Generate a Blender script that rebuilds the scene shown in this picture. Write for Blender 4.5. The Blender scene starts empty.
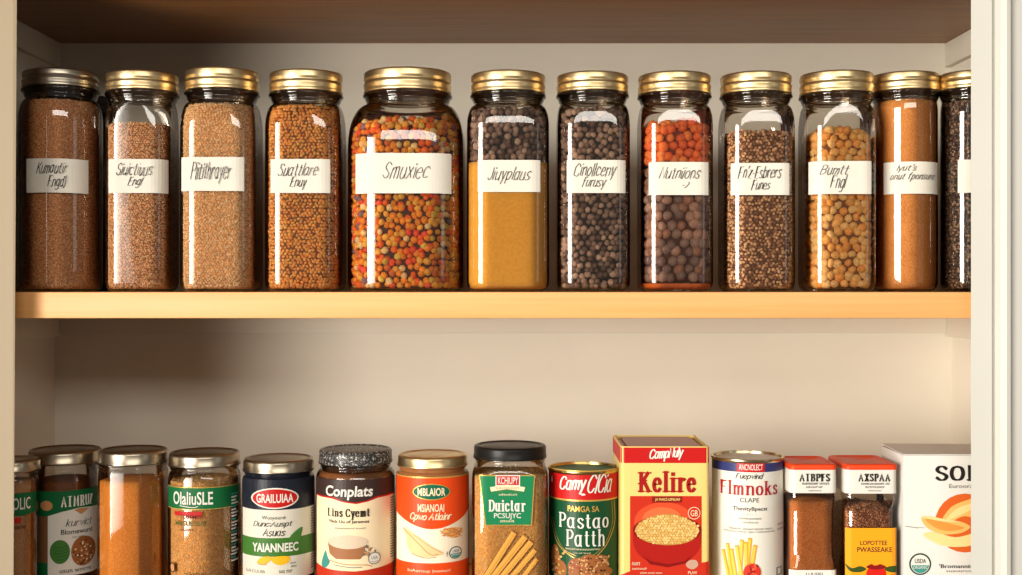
import bpy, bmesh, math, random
import numpy as np
from mathutils import Vector
random.seed(7)
rng = np.random.default_rng(11)
PI = math.pi
COL = bpy.context.scene.collection
# ------------------------------------------------------------------ camera geometry
CD = 1.2            # camera distance to the plane of the cabinet front
CZ = 0.345          # eye height above the bottom board
def sc(Y): return (CD + Y) / CD / 1000.0
def PX(px, Y): return (px - 511.0) * sc(Y)
def PZ(py, Y): return CZ + (287.5 - py) * sc(Y)
def proj(X, Y): return 511.0 + X / sc(Y)

# ------------------------------------------------------------------ materials
def lin(c):
    out = []
    for v in c[:3]:
        v = v / 255.0
        out.append(v / 12.92 if v <= 0.04045 else ((v + 0.055) / 1.055) ** 2.4)
    return (*out, 1.0)
_M = {}
def newmat(name):
    m = bpy.data.materials.new(name); m.use_nodes = True
    nt = m.node_tree; nt.nodes.clear()
    o = nt.nodes.new('ShaderNodeOutputMaterial')
    return m, nt, o
def M(name, col=(200, 200, 200), rough=0.5, metal=0.0, coat=0.0, spec=0.22, mottle=0.0, mscale=60, bump=0.0):
    if name in _M: return _M[name]
    m, nt, o = newmat(name)
    b = nt.nodes.new('ShaderNodeBsdfPrincipled')
    b.inputs['Base Color'].default_value = lin(col)
    b.inputs['Roughness'].default_value = rough
    b.inputs['Metallic'].default_value = metal
    b.inputs['Coat Weight'].default_value = coat
    b.inputs['Coat Roughness'].default_value = 0.12
    b.inputs['Specular IOR Level'].default_value = spec
    if mottle or bump:
        tc = nt.nodes.new('ShaderNodeTexCoord')
        n = nt.nodes.new('ShaderNodeTexNoise'); n.inputs['Scale'].default_value = mscale; n.inputs['Detail'].default_value = 5
        nt.links.new(tc.outputs['Object'], n.inputs['Vector'])
        if mottle:
            mx = nt.nodes.new('ShaderNodeMix'); mx.data_type = 'RGBA'
            mx.inputs['A'].default_value = lin([c * (1 - mottle) for c in col])
            mx.inputs['B'].default_value = lin([min(255, c * (1 + mottle)) for c in col])
            nt.links.new(n.outputs['Fac'], mx.inputs['Factor'])
            nt.links.new(mx.outputs['Result'], b.inputs['Base Color'])
        if bump:
            bp = nt.nodes.new('ShaderNodeBump'); bp.inputs['Strength'].default_value = bump; bp.inputs['Distance'].default_value = 0.001
            nt.links.new(n.outputs['Fac'], bp.inputs['Height']); nt.links.new(bp.outputs['Normal'], b.inputs['Normal'])
    nt.links.new(b.outputs[0], o.inputs[0])
    _M[name] = m
    return m
def powder_mat(name, dark, light, scale=900, bump=0.6, lo=0.35, hi=0.62):
    if name in _M: return _M[name]
    m, nt, o = newmat(name)
    b = nt.nodes.new('ShaderNodeBsdfPrincipled'); b.inputs['Roughness'].default_value = 0.85
    b.inputs['Specular IOR Level'].default_value = 0.15
    tc = nt.nodes.new('ShaderNodeTexCoord')
    n = nt.nodes.new('ShaderNodeTexNoise'); n.inputs['Scale'].default_value = scale; n.inputs['Detail'].default_value = 2
    n2 = nt.nodes.new('ShaderNodeTexNoise'); n2.inputs['Scale'].default_value = scale * 0.04
    ad = nt.nodes.new('ShaderNodeMath'); ad.operation = 'MULTIPLY_ADD'; ad.inputs[1].default_value = 0.35
    r = nt.nodes.new('ShaderNodeValToRGB')
    r.color_ramp.elements[0].position = lo + 0.17; r.color_ramp.elements[0].color = lin(dark)
    r.color_ramp.elements[1].position = hi + 0.17; r.color_ramp.elements[1].color = lin(light)
    bp = nt.nodes.new('ShaderNodeBump'); bp.inputs['Strength'].default_value = bump; bp.inputs['Distance'].default_value = 0.0012
    L = nt.links.new
    L(tc.outputs['Object'], n.inputs['Vector']); L(tc.outputs['Object'], n2.inputs['Vector'])
    L(n2.outputs['Fac'], ad.inputs[0]); L(n.outputs['Fac'], ad.inputs[2])
    L(ad.outputs[0], r.inputs[0]); L(r.outputs[0], b.inputs['Base Color'])
    L(n.outputs['Fac'], bp.inputs['Height']); L(bp.outputs[0], b.inputs['Normal']); L(b.outputs[0], o.inputs[0])
    _M[name] = m
    return m
def grain_mat():
    if 'grain' in _M: return _M['grain']
    m, nt, o = newmat('grain_mix')
    b = nt.nodes.new('ShaderNodeBsdfPrincipled'); b.inputs['Roughness'].default_value = 0.55
    b.inputs['Specular IOR Level'].default_value = 0.25
    a = nt.nodes.new('ShaderNodeAttribute'); a.attribute_name = 'Col'
    tc = nt.nodes.new('ShaderNodeTexCoord')
    n = nt.nodes.new('ShaderNodeTexNoise'); n.inputs['Scale'].default_value = 420; n.inputs['Detail'].default_value = 3
    mr = nt.nodes.new('ShaderNodeMapRange'); mr.inputs['From Min'].default_value = 0.3; mr.inputs['From Max'].default_value = 0.7
    mr.inputs['To Min'].default_value = 0.72; mr.inputs['To Max'].default_value = 1.18
    mx = nt.nodes.new('ShaderNodeMix'); mx.data_type = 'RGBA'; mx.blend_type = 'MULTIPLY'; mx.inputs['Factor'].default_value = 1
    bp = nt.nodes.new('ShaderNodeBump'); bp.inputs['Strength'].default_value = 0.35; bp.inputs['Distance'].default_value = 0.001
    L = nt.links.new
    L(tc.outputs['Object'], n.inputs['Vector']); L(n.outputs['Fac'], mr.inputs['Value'])
    L(a.outputs['Color'], mx.inputs['A']); L(mr.outputs['Result'], mx.inputs['B'])
    L(mx.outputs['Result'], b.inputs['Base Color']); L(n.outputs['Fac'], bp.inputs['Height']); L(bp.outputs[0], b.inputs['Normal'])
    L(b.outputs[0], o.inputs[0]); _M['grain'] = m
    return m
def glass_mat(name='jar_glass', centre=(0.91, 0.88, 0.83), edge=(0.46, 0.40, 0.33), refl=1.0):
    if name in _M: return _M[name]
    m, nt, o = newmat(name)
    lw = nt.nodes.new('ShaderNodeLayerWeight'); lw.inputs['Blend'].default_value = 0.35
    pw = nt.nodes.new('ShaderNodeMath'); pw.operation = 'POWER'; pw.inputs[1].default_value = 2.6
    mx = nt.nodes.new('ShaderNodeMix'); mx.data_type = 'RGBA'
    mx.inputs['A'].default_value = (*centre, 1); mx.inputs['B'].default_value = (*edge, 1)
    tr = nt.nodes.new('ShaderNodeBsdfTransparent')
    gl = nt.nodes.new('ShaderNodeBsdfGlossy'); gl.inputs['Roughness'].default_value = 0.04
    fr = nt.nodes.new('ShaderNodeFresnel'); fr.inputs['IOR'].default_value = 1.5
    mu = nt.nodes.new('ShaderNodeMath'); mu.operation = 'ADD'; mu.use_clamp = True; mu.inputs[1].default_value = 0.045 * refl
    ms = nt.nodes.new('ShaderNodeMixShader')
    L = nt.links.new
    L(lw.outputs['Facing'], pw.inputs[0]); L(pw.outputs[0], mx.inputs['Factor']); L(mx.outputs['Result'], tr.inputs[0])
    L(fr.outputs[0], mu.inputs[0]); L(mu.outputs[0], ms.inputs[0]); L(tr.outputs[0], ms.inputs[1]); L(gl.outputs[0], ms.inputs[2])
    L(ms.outputs[0], o.inputs[0]); _M[name] = m
    return m
def wood_mat(name, dark, light, rough=0.45):
    if name in _M: return _M[name]
    m, nt, o = newmat(name)
    b = nt.nodes.new('ShaderNodeBsdfPrincipled'); b.inputs['Roughness'].default_value = rough
    tc = nt.nodes.new('ShaderNodeTexCoord'); mp = nt.nodes.new('ShaderNodeMapping')
    mp.inputs['Scale'].default_value = (2.2, 60, 110)
    n = nt.nodes.new('ShaderNodeTexNoise'); n.inputs['Scale'].default_value = 2.0; n.inputs['Detail'].default_value = 6; n.inputs['Distortion'].default_value = 0.4
    r = nt.nodes.new('ShaderNodeValToRGB')
    r.color_ramp.elements[0].position = 0.3; r.color_ramp.elements[0].color = lin(dark)
    r.color_ramp.elements[1].position = 0.7; r.color_ramp.elements[1].color = lin(light)
    bp = nt.nodes.new('ShaderNodeBump'); bp.inputs['Strength'].default_value = 0.08; bp.inputs['Distance'].default_value = 0.001
    L = nt.links.new
    L(tc.outputs['Object'], mp.inputs[0]); L(mp.outputs[0], n.inputs['Vector']); L(n.outputs['Fac'], r.inputs[0]); L(r.outputs[0], b.inputs['Base Color'])
    L(n.outputs['Fac'], bp.inputs['Height']); L(bp.outputs[0], b.inputs['Normal']); L(b.outputs[0], o.inputs[0])
    _M[name] = m
    return m
def speckle_mat(name, base, fleck, scale=420, cut=0.6):
    if name in _M: return _M[name]
    m, nt, o = newmat(name)
    b = nt.nodes.new('ShaderNodeBsdfPrincipled'); b.inputs['Roughness'].default_value = 0.35
    tc = nt.nodes.new('ShaderNodeTexCoord')
    n = nt.nodes.new('ShaderNodeTexNoise'); n.inputs['Scale'].default_value = scale; n.inputs['Detail'].default_value = 4; n.inputs['Roughness'].default_value = 0.7
    r = nt.nodes.new('ShaderNodeValToRGB'); r.color_ramp.interpolation = 'LINEAR'
    r.color_ramp.elements[0].position = cut - 0.08; r.color_ramp.elements[0].color = lin(base)
    r.color_ramp.elements[1].position = cut + 0.03; r.color_ramp.elements[1].color = lin(fleck)
    L = nt.links.new
    L(tc.outputs['Object'], n.inputs['Vector']); L(n.outputs['Fac'], r.inputs[0]); L(r.outputs[0], b.inputs['Base Color']); L(b.outputs[0], o.inputs[0])
    _M[name] = m
    return m

# ------------------------------------------------------------------ object helpers
def tag(o, label=None, cat=None, group=None, kind=None):
    if label: o['label'] = label
    if cat: o['category'] = cat
    if group: o['group'] = group
    if kind: o['kind'] = kind
    return o
def empty(name, loc, label, cat, group=None):
    o = bpy.data.objects.new(name, None); COL.objects.link(o); o.location = loc; o.empty_display_size = 0.02
    return tag(o, label, cat, group)
def link(name, me, mats, parent=None, loc=None):
    if not isinstance(mats, (list, tuple)): mats = [mats]
    for m in mats: me.materials.append(m)
    o = bpy.data.objects.new(name, me); COL.objects.link(o)
    if parent: o.parent = parent
    if loc: o.location = loc
    return o
def smooth(me, on=True):
    me.polygons.foreach_set('use_smooth', [on] * len(me.polygons)); me.update()
def pymesh(name, v, f, sm=True):
    me = bpy.data.meshes.new(name); me.from_pydata(v, [], f); me.validate(); smooth(me, sm)
    return me
def sharp(me, deg=35):
    bm = bmesh.new(); bm.from_mesh(me)
    bmesh.ops.recalc_face_normals(bm, faces=bm.faces)
    for e in bm.edges:
        if len(e.link_faces) == 2 and e.calc_face_angle(0) > math.radians(deg): e.smooth = False
    bm.to_mesh(me); bm.free()
def box_me(name, x0, x1, y0, y1, z0, z1, bev=0.0, seg=2):
    bm = bmesh.new()
    vs = [bm.verts.new((x, y, z)) for x in (x0, x1) for y in (y0, y1) for z in (z0, z1)]
    for f in ((0, 1, 3, 2), (4, 6, 7, 5), (0, 4, 5, 1), (2, 3, 7, 6), (0, 2, 6, 4), (1, 5, 7, 3)): bm.faces.new([vs[i] for i in f])
    bmesh.ops.recalc_face_normals(bm, faces=bm.faces)
    if bev: bmesh.ops.bevel(bm, geom=list(bm.edges), offset=bev, segments=seg, affect='EDGES', profile=0.5)
    me = bpy.data.meshes.new(name); bm.to_mesh(me); bm.free(); smooth(me, bool(bev)); 
    if bev: sharp(me, 40)
    return me
# rounded rectangle walked by arc length u from the middle of its front face; returns x, y, nx, ny
def rr_at(u, hw, hd, r):
    u = np.asarray(u, float); a = np.abs(u); s = np.where(u < 0, -1.0, 1.0)
    l1 = hw - r; q = r * PI / 2; l2 = 2 * (hd - r)
    b1 = l1; b2 = b1 + q; b3 = b2 + l2; b4 = b3 + q
    t1 = np.clip((a - b1) / np.maximum(r, 1e-9), 0, PI / 2); t2 = np.clip((a - b3) / np.maximum(r, 1e-9), 0, PI / 2)
    conds = [a <= b1, a <= b2, a <= b3, a <= b4]
    x = np.select(conds, [a, l1 + r * np.sin(t1), hw + 0 * a, l1 + r * np.cos(t2)], l1 - (a - b4))
    y = np.select(conds, [-hd + 0 * a, -(hd - r) - r * np.cos(t1), -(hd - r) + (a - b2), (hd - r) + r * np.sin(t2)], hd + 0 * a)
    nx = np.select(conds, [0 * a, np.sin(t1), 1 + 0 * a, np.cos(t2)], 0 * a)
    ny = np.select(conds, [-1 + 0 * a, -np.cos(t1), 0 * a, np.sin(t2)], 1 + 0 * a)
    return s * x, y, s * nx, ny
def rr_len(hw, hd, r): return 4 * (hw - r) + 4 * (hd - r) + 2 * PI * r
def rr_ring(hw, hd, r, k=10):
    r = min(r, 0.985 * min(hw, hd)); pts = []
    for (cx, cy, a0) in ((hw - r, -(hd - r), -PI / 2), (hw - r, hd - r, 0), (-(hw - r), hd - r, PI / 2), (-(hw - r), -(hd - r), PI)):
        arc = [(cx + r * math.cos(a0 + i / (k - 1) * PI / 2), cy + r * math.sin(a0 + i / (k - 1) * PI / 2)) for i in range(k)]
        pts.append(arc)
    out = []
    for i in range(4):
        out += pts[i]
        p, q = pts[i][-1], pts[(i + 1) % 4][0]
        for t in (0.12, 0.5, 0.88): out.append((p[0] + (q[0] - p[0]) * t, p[1] + (q[1] - p[1]) * t))
    return out
def loft(name, rings, capb=True, capt=True, k=10, ringfn=None):
    v, f = [], []
    for (z, hw, hd, r) in rings:
        v += [(x, y, z) for x, y in (ringfn(hw) if ringfn else rr_ring(hw, hd, r, k))]
    n = len(v) // len(rings)
    for i in range(len(rings) - 1):
        for j in range(n):
            a = i * n + j; b = i * n + (j + 1) % n
            f.append((a, b, b + n, a + n))
    if capb: f.append(tuple(range(n - 1, -1, -1)))
    if capt: f.append(tuple(range((len(rings) - 1) * n, len(rings) * n)))
    return v, f
def lathe_me(name, prof, n=72, knurl=None):
    """prof: list of (r, z) from bottom axis to top axis; knurl (index set, depth)"""
    v, f = [], []
    for i, (r, z) in enumerate(prof):
        for j in range(n):
            rr = r
            if knurl and i in knurl[0] and j % 2: rr = r - knurl[1]
            v.append((rr * math.cos(2 * PI * j / n), rr * math.sin(2 * PI * j / n), z))
    for i in range(len(prof) - 1):
        for j in range(n):
            a = i * n + j; b = i * n + (j + 1) % n
            f.append((a, b, b + n, a + n))
    f.append(tuple(range(n - 1, -1, -1))); f.append(tuple(range((len(prof) - 1) * n, len(prof) * n)))
    me = pymesh(name, v, f); sharp(me, 50)
    return me

# ------------------------------------------------------------------ grains
_ICO = {}
def ico(n):
    if n not in _ICO:
        bm = bmesh.new(); bmesh.ops.create_icosphere(bm, subdivisions=n, radius=1.0)
        V = np.array([v.co[:] for v in bm.verts]); F = np.array([[v.index for v in f.verts] for f in bm.faces]); bm.free()
        _ICO[n] = (V, F)
    return _ICO[n]
def fast_mesh(name, V, F4, cols):
    """V (n,3); F4 list of face arrays (m,k); cols (n,4)"""
    me = bpy.data.meshes.new(name)
    me.vertices.add(len(V)); me.vertices.foreach_set('co', V.astype(np.float32).ravel())
    loops = np.concatenate([f.ravel() for f in F4]); tot = np.concatenate([np.full(len(f), f.shape[1]) for f in F4])
    start = np.concatenate([[0], np.cumsum(tot)[:-1]])
    me.loops.add(len(loops)); me.loops.foreach_set('vertex_index', loops.astype(np.int32))
    me.polygons.add(len(tot)); me.polygons.foreach_set('loop_start', start.astype(np.int32))
    me.polygons.foreach_set('use_smooth', np.ones(len(tot), bool))
    ca = me.color_attributes.new('Col', 'FLOAT_COLOR', 'POINT'); ca.data.foreach_set('color', cols.astype(np.float32).ravel())
    me.update(calc_edges=True); me.validate()
    return me
def prof_interp(rings, z):
    R = np.array(rings); return (np.interp(z, R[:, 0], R[:, 1]), np.interp(z, R[:, 0], R[:, 2]), np.interp(z, R[:, 0], R[:, 3]))
def fill_grains(name, rings, z0, z1, g, palette, core, sub=1, squash=(0.8, 1.1), lump=0.06, inset=0.0022, mound=0.004, jit=0.28, layers=2, wts=None, vary=0.12, size=(0.46, 0.6)):
    """grains packed against the inside of the jar wall between z0 and z1, over a dark core"""
    C = []; Rd = []
    for L in range(layers):
        off = L * g * 0.55
        z = z0 + g * 0.45 + L * g * 0.4
        row = 0
        while z < z1 + mound:
            hw, hd, r = (float(t) for t in prof_interp(rings, min(z, z1 + 0.01)))
            hw -= inset + off; hd -= inset + off; r = max(0.002, r - inset - off)
            P = rr_len(hw, hd, r); n = max(6, int(P / g))
            u = (np.arange(n) + 0.5 * (row % 2)) / n * P - P / 2 + rng.normal(0, jit * g * 0.6, n)
            rad = g * rng.uniform(size[0], size[1], n) * (1.12 if g < 0.005 else 1.0)
            x, y, nx, ny = rr_at(u, hw, hd, r)
            zz = z + rng.normal(0, jit * g * 0.6, n)
            keep = zz < z1 + mound * (0.5 * np.cos(x / hw * 2.6) + 0.5 * rng.uniform(-1, 1, n))
            zz = np.maximum(zz, z0 + rad * 1.05)
            d = rad * squash[1] * (1 + 1.6 * lump) + rng.uniform(0, 0.10, n) * g
            C.append(np.stack([x - nx * d, y - ny * d, zz], 1)[keep]); Rd.append(rad[keep])
            z += g * 0.84; row += 1
    hw, hd, r = (float(t) for t in prof_interp(rings, z1)); hw -= inset + g; hd -= inset + g
    gx = np.arange(-hw, hw, g * 0.9); A, B = np.meshgrid(gx, gx); A = A.ravel() + rng.normal(0, g * 0.15, A.size); B = B.ravel() + rng.normal(0, g * 0.15, B.size)
    rr = max(r - inset - g, 0.002); qx = np.maximum(np.abs(A) - (hw - rr), 0); qy = np.maximum(np.abs(B) - (hd - rr), 0)
    ok = qx * qx + qy * qy <= rr * rr
    A, B = A[ok], B[ok]
    C.append(np.stack([A, B, z1 - g * 0.2 + mound * np.cos(A / hw * 1.5) * np.cos(B / hd * 1.5) * 0.8 + rng.normal(0, g * 0.15, A.size)], 1)); Rd.append(g * rng.uniform(size[0], size[1], A.size))
    C = np.concatenate(C); Rd = np.concatenate(Rd); N = len(C)
    V0, F0 = ico(sub); m = len(V0)
    q = rng.normal(size=(N, 4)); q /= np.linalg.norm(q, axis=1, keepdims=True); w, a, b, c = q.T
    R = np.stack([1 - 2 * (b * b + c * c), 2 * (a * b - c * w), 2 * (a * c + b * w), 2 * (a * b + c * w), 1 - 2 * (a * a + c * c), 2 * (b * c - a * w), 2 * (a * c - b * w), 2 * (b * c + a * w), 1 - 2 * (a * a + b * b)], 1).reshape(N, 3, 3)
    S = rng.uniform(squash[0], squash[1], (N, 3))
    P = V0[None] * (1 + rng.normal(0, lump, (N, m, 1))) * S[:, None, :] * Rd[:, None, None]
    P = np.einsum('nij,nmj->nmi', R, P) + C[:, None, :]
    pal = np.array([lin(p)[:3] for p in palette])
    if g < 0.005: pal = pal * 0.82 + 0.18 * pal.mean(1, keepdims=True) * np.array([1.25, 1.0, 0.75])
    pick = rng.choice(len(pal), N, p=wts)
    pal = pal * np.minimum(1.8, 0.76 / pal.max(1, keepdims=True)); cc = pal[pick] * rng.uniform(1 - vary, 1 + vary, (N, 1)) * rng.uniform(0.985, 1.015, (N, 3))
    cols = np.repeat(np.concatenate([cc, np.ones((N, 1))], 1), m, 0)
    F = (F0[None] + (np.arange(N) * m)[:, None, None]).reshape(-1, 3)
    # core
    zs = np.linspace(z0 + 0.001, z1 - g * 0.5, 14); cr = []
    for z in zs:
        hw, hd, r = (float(t) for t in prof_interp(rings, z)); i = inset + g * 0.62
        cr.append((z, hw - i, hd - i, max(0.002, r - i)))
    cv, cf = loft('core', cr, False, False, 8); cv = np.array(cv); nb = len(P.reshape(-1, 3))
    nr = len(cv) // len(cr)
    V = np.concatenate([P.reshape(-1, 3), cv, [[0, 0, zs[0]], [0, 0, zs[-1]]]])
    ctr = nb + len(cv)
    fan = np.array([[nb + (j + 1) % nr, nb + j, ctr] for j in range(nr)] + [[nb + len(cv) - nr + j, nb + len(cv) - nr + (j + 1) % nr, ctr + 1] for j in range(nr)])
    cols = np.concatenate([cols, np.tile([*[min(1, (2.6 if g < 0.005 else 1.3) * c) for c in lin(core)[:3]], 1], (len(cv) + 2, 1))])
    return fast_mesh(name, V, [F, fan, np.array(cf) + nb], cols)
def fill_solid(name, rings, z0, z1, inset=0.0018, mound=0.003, ringfn=None):
    cr = []
    h0, d0, r0 = (float(t) for t in prof_interp(rings, z0)); i = inset
    cr.append((z0, h0 - i - 0.004, d0 - i - 0.004, max(.002, r0 - i - 0.003)))
    for z in np.linspace(z0 + 0.0015, z1, 24):
        hw, hd, r = (float(t) for t in prof_interp(rings, z))
        cr.append((z, hw - i, hd - i, max(0.002, r - i)))
    z, hw, hd, r = cr[-1]
    cr.append((z + mound * 0.5, hw * 0.86, hd * 0.86, r * 0.86)); cr.append((z + mound, hw * 0.4, hd * 0.4, r * 0.4))
    v, f = loft(name, cr, True, True, 10, ringfn)
    return pymesh(name, v, f)

# ------------------------------------------------------------------ lettering
def smooth_pts(p, n=5):
    out = []; q = [p[0]] + list(p) + [p[-1]]
    for i in range(1, len(q) - 2):
        p0, p1, p2, p3 = q[i - 1], q[i], q[i + 1], q[i + 2]
        for k in range(n):
            t = k / n; t2 = t * t; t3 = t2 * t
            out.append(tuple(0.5 * (2 * p1[d] + (p2[d] - p0[d]) * t + (2 * p0[d] - 5 * p1[d] + 4 * p2[d] - p3[d]) * t2 + (3 * p1[d] - p0[d] - 3 * p2[d] + p3[d]) * t3) for d in (0, 1)))
    out.append(tuple(p[-1])); return out
G = {
'a': "~36,40 27,50 14,49 4,36 4,14 14,1 26,2 36,14|36,50 36,4 42,0", 'b': "5,75 5,0|~5,36 16,50 30,48 38,34 38,16 30,2 16,0 5,12",
'c': "~36,40 26,50 14,49 4,36 4,14 14,1 26,0 37,10", 'd': "36,75 36,0|~36,36 26,50 12,48 4,34 4,16 12,2 26,0 36,12",
'e': "~5,27 20,28 36,29 35,40 25,50 14,49 4,36 4,14 14,1 26,0 37,10", 'f': "~32,72 24,75 16,70 13,58 13,30 13,0|2,48 28,48",
'g': "~36,36 26,50 12,48 4,34 4,18 12,4 26,4 36,14|~36,50 36,20 36,-10 30,-23 16,-25 5,-17", 'h': "5,75 5,0|~5,34 14,48 26,50 35,42 36,28 36,0",
'i': "6,50 6,0|6,64 6,70", 'j': "~10,50 10,0 8,-18 -4,-24|10,64 10,70", 'k': "5,75 5,0|32,50 6,22|14,30 36,0", 'l': "6,75 6,0",
'm': "5,50 5,0|~5,34 13,48 22,50 28,40 28,20 28,0|~28,34 36,48 46,50 52,40 52,20 52,0", 'n': "5,50 5,0|~5,34 14,48 26,50 35,42 36,28 36,0",
'o': "~20,50 8,44 3,25 8,6 20,0 32,6 37,25 32,44 20,50", 'p': "5,50 5,-25|~5,36 16,50 30,48 38,34 38,16 30,2 16,0 5,12",
'q': "36,50 36,-25|~36,36 26,50 12,48 4,34 4,16 12,2 26,0 36,12", 'r': "5,50 5,0|~5,32 12,46 22,50 30,45",
's': "~32,42 22,50 10,48 6,38 14,28 26,22 33,12 26,1 14,0 4,8", 't': "~14,68 14,40 14,12 20,1 30,3|2,50 28,50",
'u': "~5,50 5,16 10,3 20,0 30,6 36,18|36,50 36,0", 'v': "3,50 20,0 37,50", 'w': "3,50 15,0 27,46 39,0 51,50", 'x': "4,50 34,0|34,50 4,0",
'y': "3,50 20,4|37,50 14,-25", 'z': "4,50 34,50 4,0 36,0",
'A': "0,0 25,72 50,0|10,25 40,25", 'B': "5,72 5,0|~5,72 28,72 38,60 30,42 5,39|~5,39 32,38 44,20 32,2 5,0", 'C': "~48,58 36,71 20,70 5,52 3,34 8,12 22,0 38,2 49,16",
'D': "5,72 5,0|~5,72 26,72 44,58 49,36 44,14 26,0 5,0", 'E': "42,72 5,72 5,0 43,0|5,38 36,38", 'F': "42,72 5,72 5,0|5,38 34,38",
'G': "~48,58 36,71 20,70 5,52 3,34 8,12 22,0 38,2 48,14|48,14 48,32 30,32", 'H': "5,72 5,0|45,72 45,0|5,38 45,38", 'I': "8,72 8,0", 'J': "~30,72 30,20 24,3 12,0 2,10",
'K': "6,72 6,0|46,72 7,30|20,42 50,0", 'L': "6,72 6,0 42,0", 'M': "4,0 8,72 30,10 52,72 56,0", 'N': "5,0 6,72 44,0 46,72",
'O': "~26,72 10,64 3,36 10,8 26,0 42,8 49,36 42,64 26,72", 'P': "6,72 6,0|~6,72 30,72 43,56 32,36 6,34", 'R': "6,72 6,0|~6,72 30,72 42,56 32,38 6,36|24,37 46,0",
'S': "~42,60 30,72 14,70 6,56 14,42 32,32 43,18 34,2 18,0 4,12", 'T': "0,72 50,72|25,72 25,0", 'U': "~5,72 5,24 12,4 26,0 40,4 47,24 47,72", 'V': "2,72 25,0 48,72",
'W': "2,72 16,0 32,66 48,0 62,72", 'X': "4,72 44,0|44,72 4,0", 'Y': "2,72 24,36 46,72|24,36 24,0", 'Z': "4,72 44,72 4,0 46,0",
'-': "4,26 26,26", "'": "6,75 4,60", ')': "~4,75 16,50 16,10 2,-12", ':': "6,8 6,12|6,40 6,44", '.': "6,0 6,3"}
def strokes(s, slant=0.0, join=False, jitter=0.0, gap=9, rnd=None, wu=0.0):
    rnd = rnd or random.Random(len(s) * 31 + ord(s[0])); x = 0; out = []; last = None
    for ci, ch in enumerate(s):
        if ch == ' ': x += 30; last = None; continue
        ss = []
        for st in G[ch].split('|'):
            sm = st.startswith('~'); p = [tuple(float(t) for t in q.split(',')) for q in st.lstrip('~').split()]
            if jitter: p = [(a + rnd.uniform(-1, 1) * jitter, b + rnd.uniform(-1, 1) * jitter) for a, b in p]
            ss.append(smooth_pts(p) if sm or (join and len(p) > 2) else p)
        w = max(a for st in ss for a, b in st); yo = rnd.uniform(-1, 1) * jitter * 0.8
        ss = [[(a + x, b + yo) for a, b in st] for st in ss]
        if join and last and ch.islower():
            f = ss[0][0]; ss.insert(0, smooth_pts([last, ((last[0] + f[0]) / 2, min(last[1], f[1]) + 4), f], 4))
        if join: last = max((st[-1] for st in ss), key=lambda q: q[0] - abs(q[1] - 5) * 0.5) if ch.islower() else None
        nx_ = s[ci + 1] if ci + 1 < len(s) else ' '
        out += ss; x += w + gap + wu * ((0.75 if ch in 'adhiklmnuHIMNKXAR' else 0.35) + (0.75 if nx_ in 'bhiklmnprBDEFHIKLMNPRAX' else 0.35))
    return [[(a + b * slant, b) for a, b in st] for st in out]
def ribbon(pts, wfun):
    pts = [p for i, p in enumerate(pts) if i == 0 or (abs(p[0] - pts[i - 1][0]) + abs(p[1] - pts[i - 1][1])) > 1e-7]
    if len(pts) < 2: return [], []
    v = []; n = len(pts)
    for i, p in enumerate(pts):
        a = pts[max(0, i - 1)]; b = pts[min(n - 1, i + 1)]
        dx, dy = b[0] - a[0], b[1] - a[1]; l = math.hypot(dx, dy) or 1e-9; dx /= l; dy /= l
        ext = 1.0
        if 0 < i < n - 1:
            d1 = (p[0] - a[0], p[1] - a[1]); l1 = math.hypot(*d1) or 1e-9
            ext = 1 / max(0.5, abs((d1[0] * dx + d1[1] * dy) / l1))
        w = wfun(dx, dy) * 0.5 * ext
        px, py = p
        if i == 0: px -= dx * w * 0.6; py -= dy * w * 0.6
        if i == n - 1: px += dx * w * 0.6; py += dy * w * 0.6
        v += [(px - dy * w, py + dx * w), (px + dy * w, py - dx * w)]
    return v, [(2 * i, 2 * i + 1, 2 * i + 3, 2 * i + 2) for i in range(n - 1)]
_BF = {}
def bfont(s, bold=0.0):
    if (s, bold) in _BF: return _BF[(s, bold)]
    cu = bpy.data.curves.new('t', 'FONT'); cu.body = s; cu.offset = bold; cu.resolution_u = 3; cu.size = 1
    ob = bpy.data.objects.new('t', cu); COL.objects.link(ob)
    dg = bpy.context.evaluated_depsgraph_get(); me = ob.evaluated_get(dg).to_mesh()
    v = [(q.co.x, q.co.y) for q in me.vertices]; f = [tuple(p.vertices) for p in me.polygons]
    ob.evaluated_get(dg).to_mesh_clear(); bpy.data.objects.remove(ob); bpy.data.curves.remove(cu)
    _BF[(s, bold)] = (v, f); return v, f

class Surf:
    """outer surface of an item: rounded rectangle prism centred at (cx, cy); local frame = the item's Empty"""
    def __init__(s, cx, cy, hw, hd, r, zb):
        s.cx, s.cy, s.hw, s.hd, s.r, s.zb = cx, cy, hw, hd, min(r, 0.9999 * min(hw, hd)), zb
        s.yf = cy - hd
    def u(s, px):
        us = np.linspace(-rr_len(s.hw, s.hd, s.r) * 0.3, rr_len(s.hw, s.hd, s.r) * 0.3, 801)
        x, y, _, _ = rr_at(us, s.hw, s.hd, s.r)
        p = 511 + (x + s.cx) / ((CD + y + s.cy) / CD / 1000)
        c = 400; lo = c
        while lo > 0 and p[lo - 1] < p[lo]: lo -= 1
        hi = c
        while hi < 800 and p[hi + 1] > p[hi]: hi += 1
        return float(np.interp(px, p[lo:hi + 1], us[lo:hi + 1]))
    def z(s, py): return PZ(py, s.yf + 0.15 * s.hd * (1 if s.r > 0.6 * s.hw else 0)) - s.zb
    def map(s, u, z, h):
        x, y, nx, ny = rr_at(u, s.hw, s.hd, s.r)
        return np.stack([x + nx * h, y + ny * h, z], 1)
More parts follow.
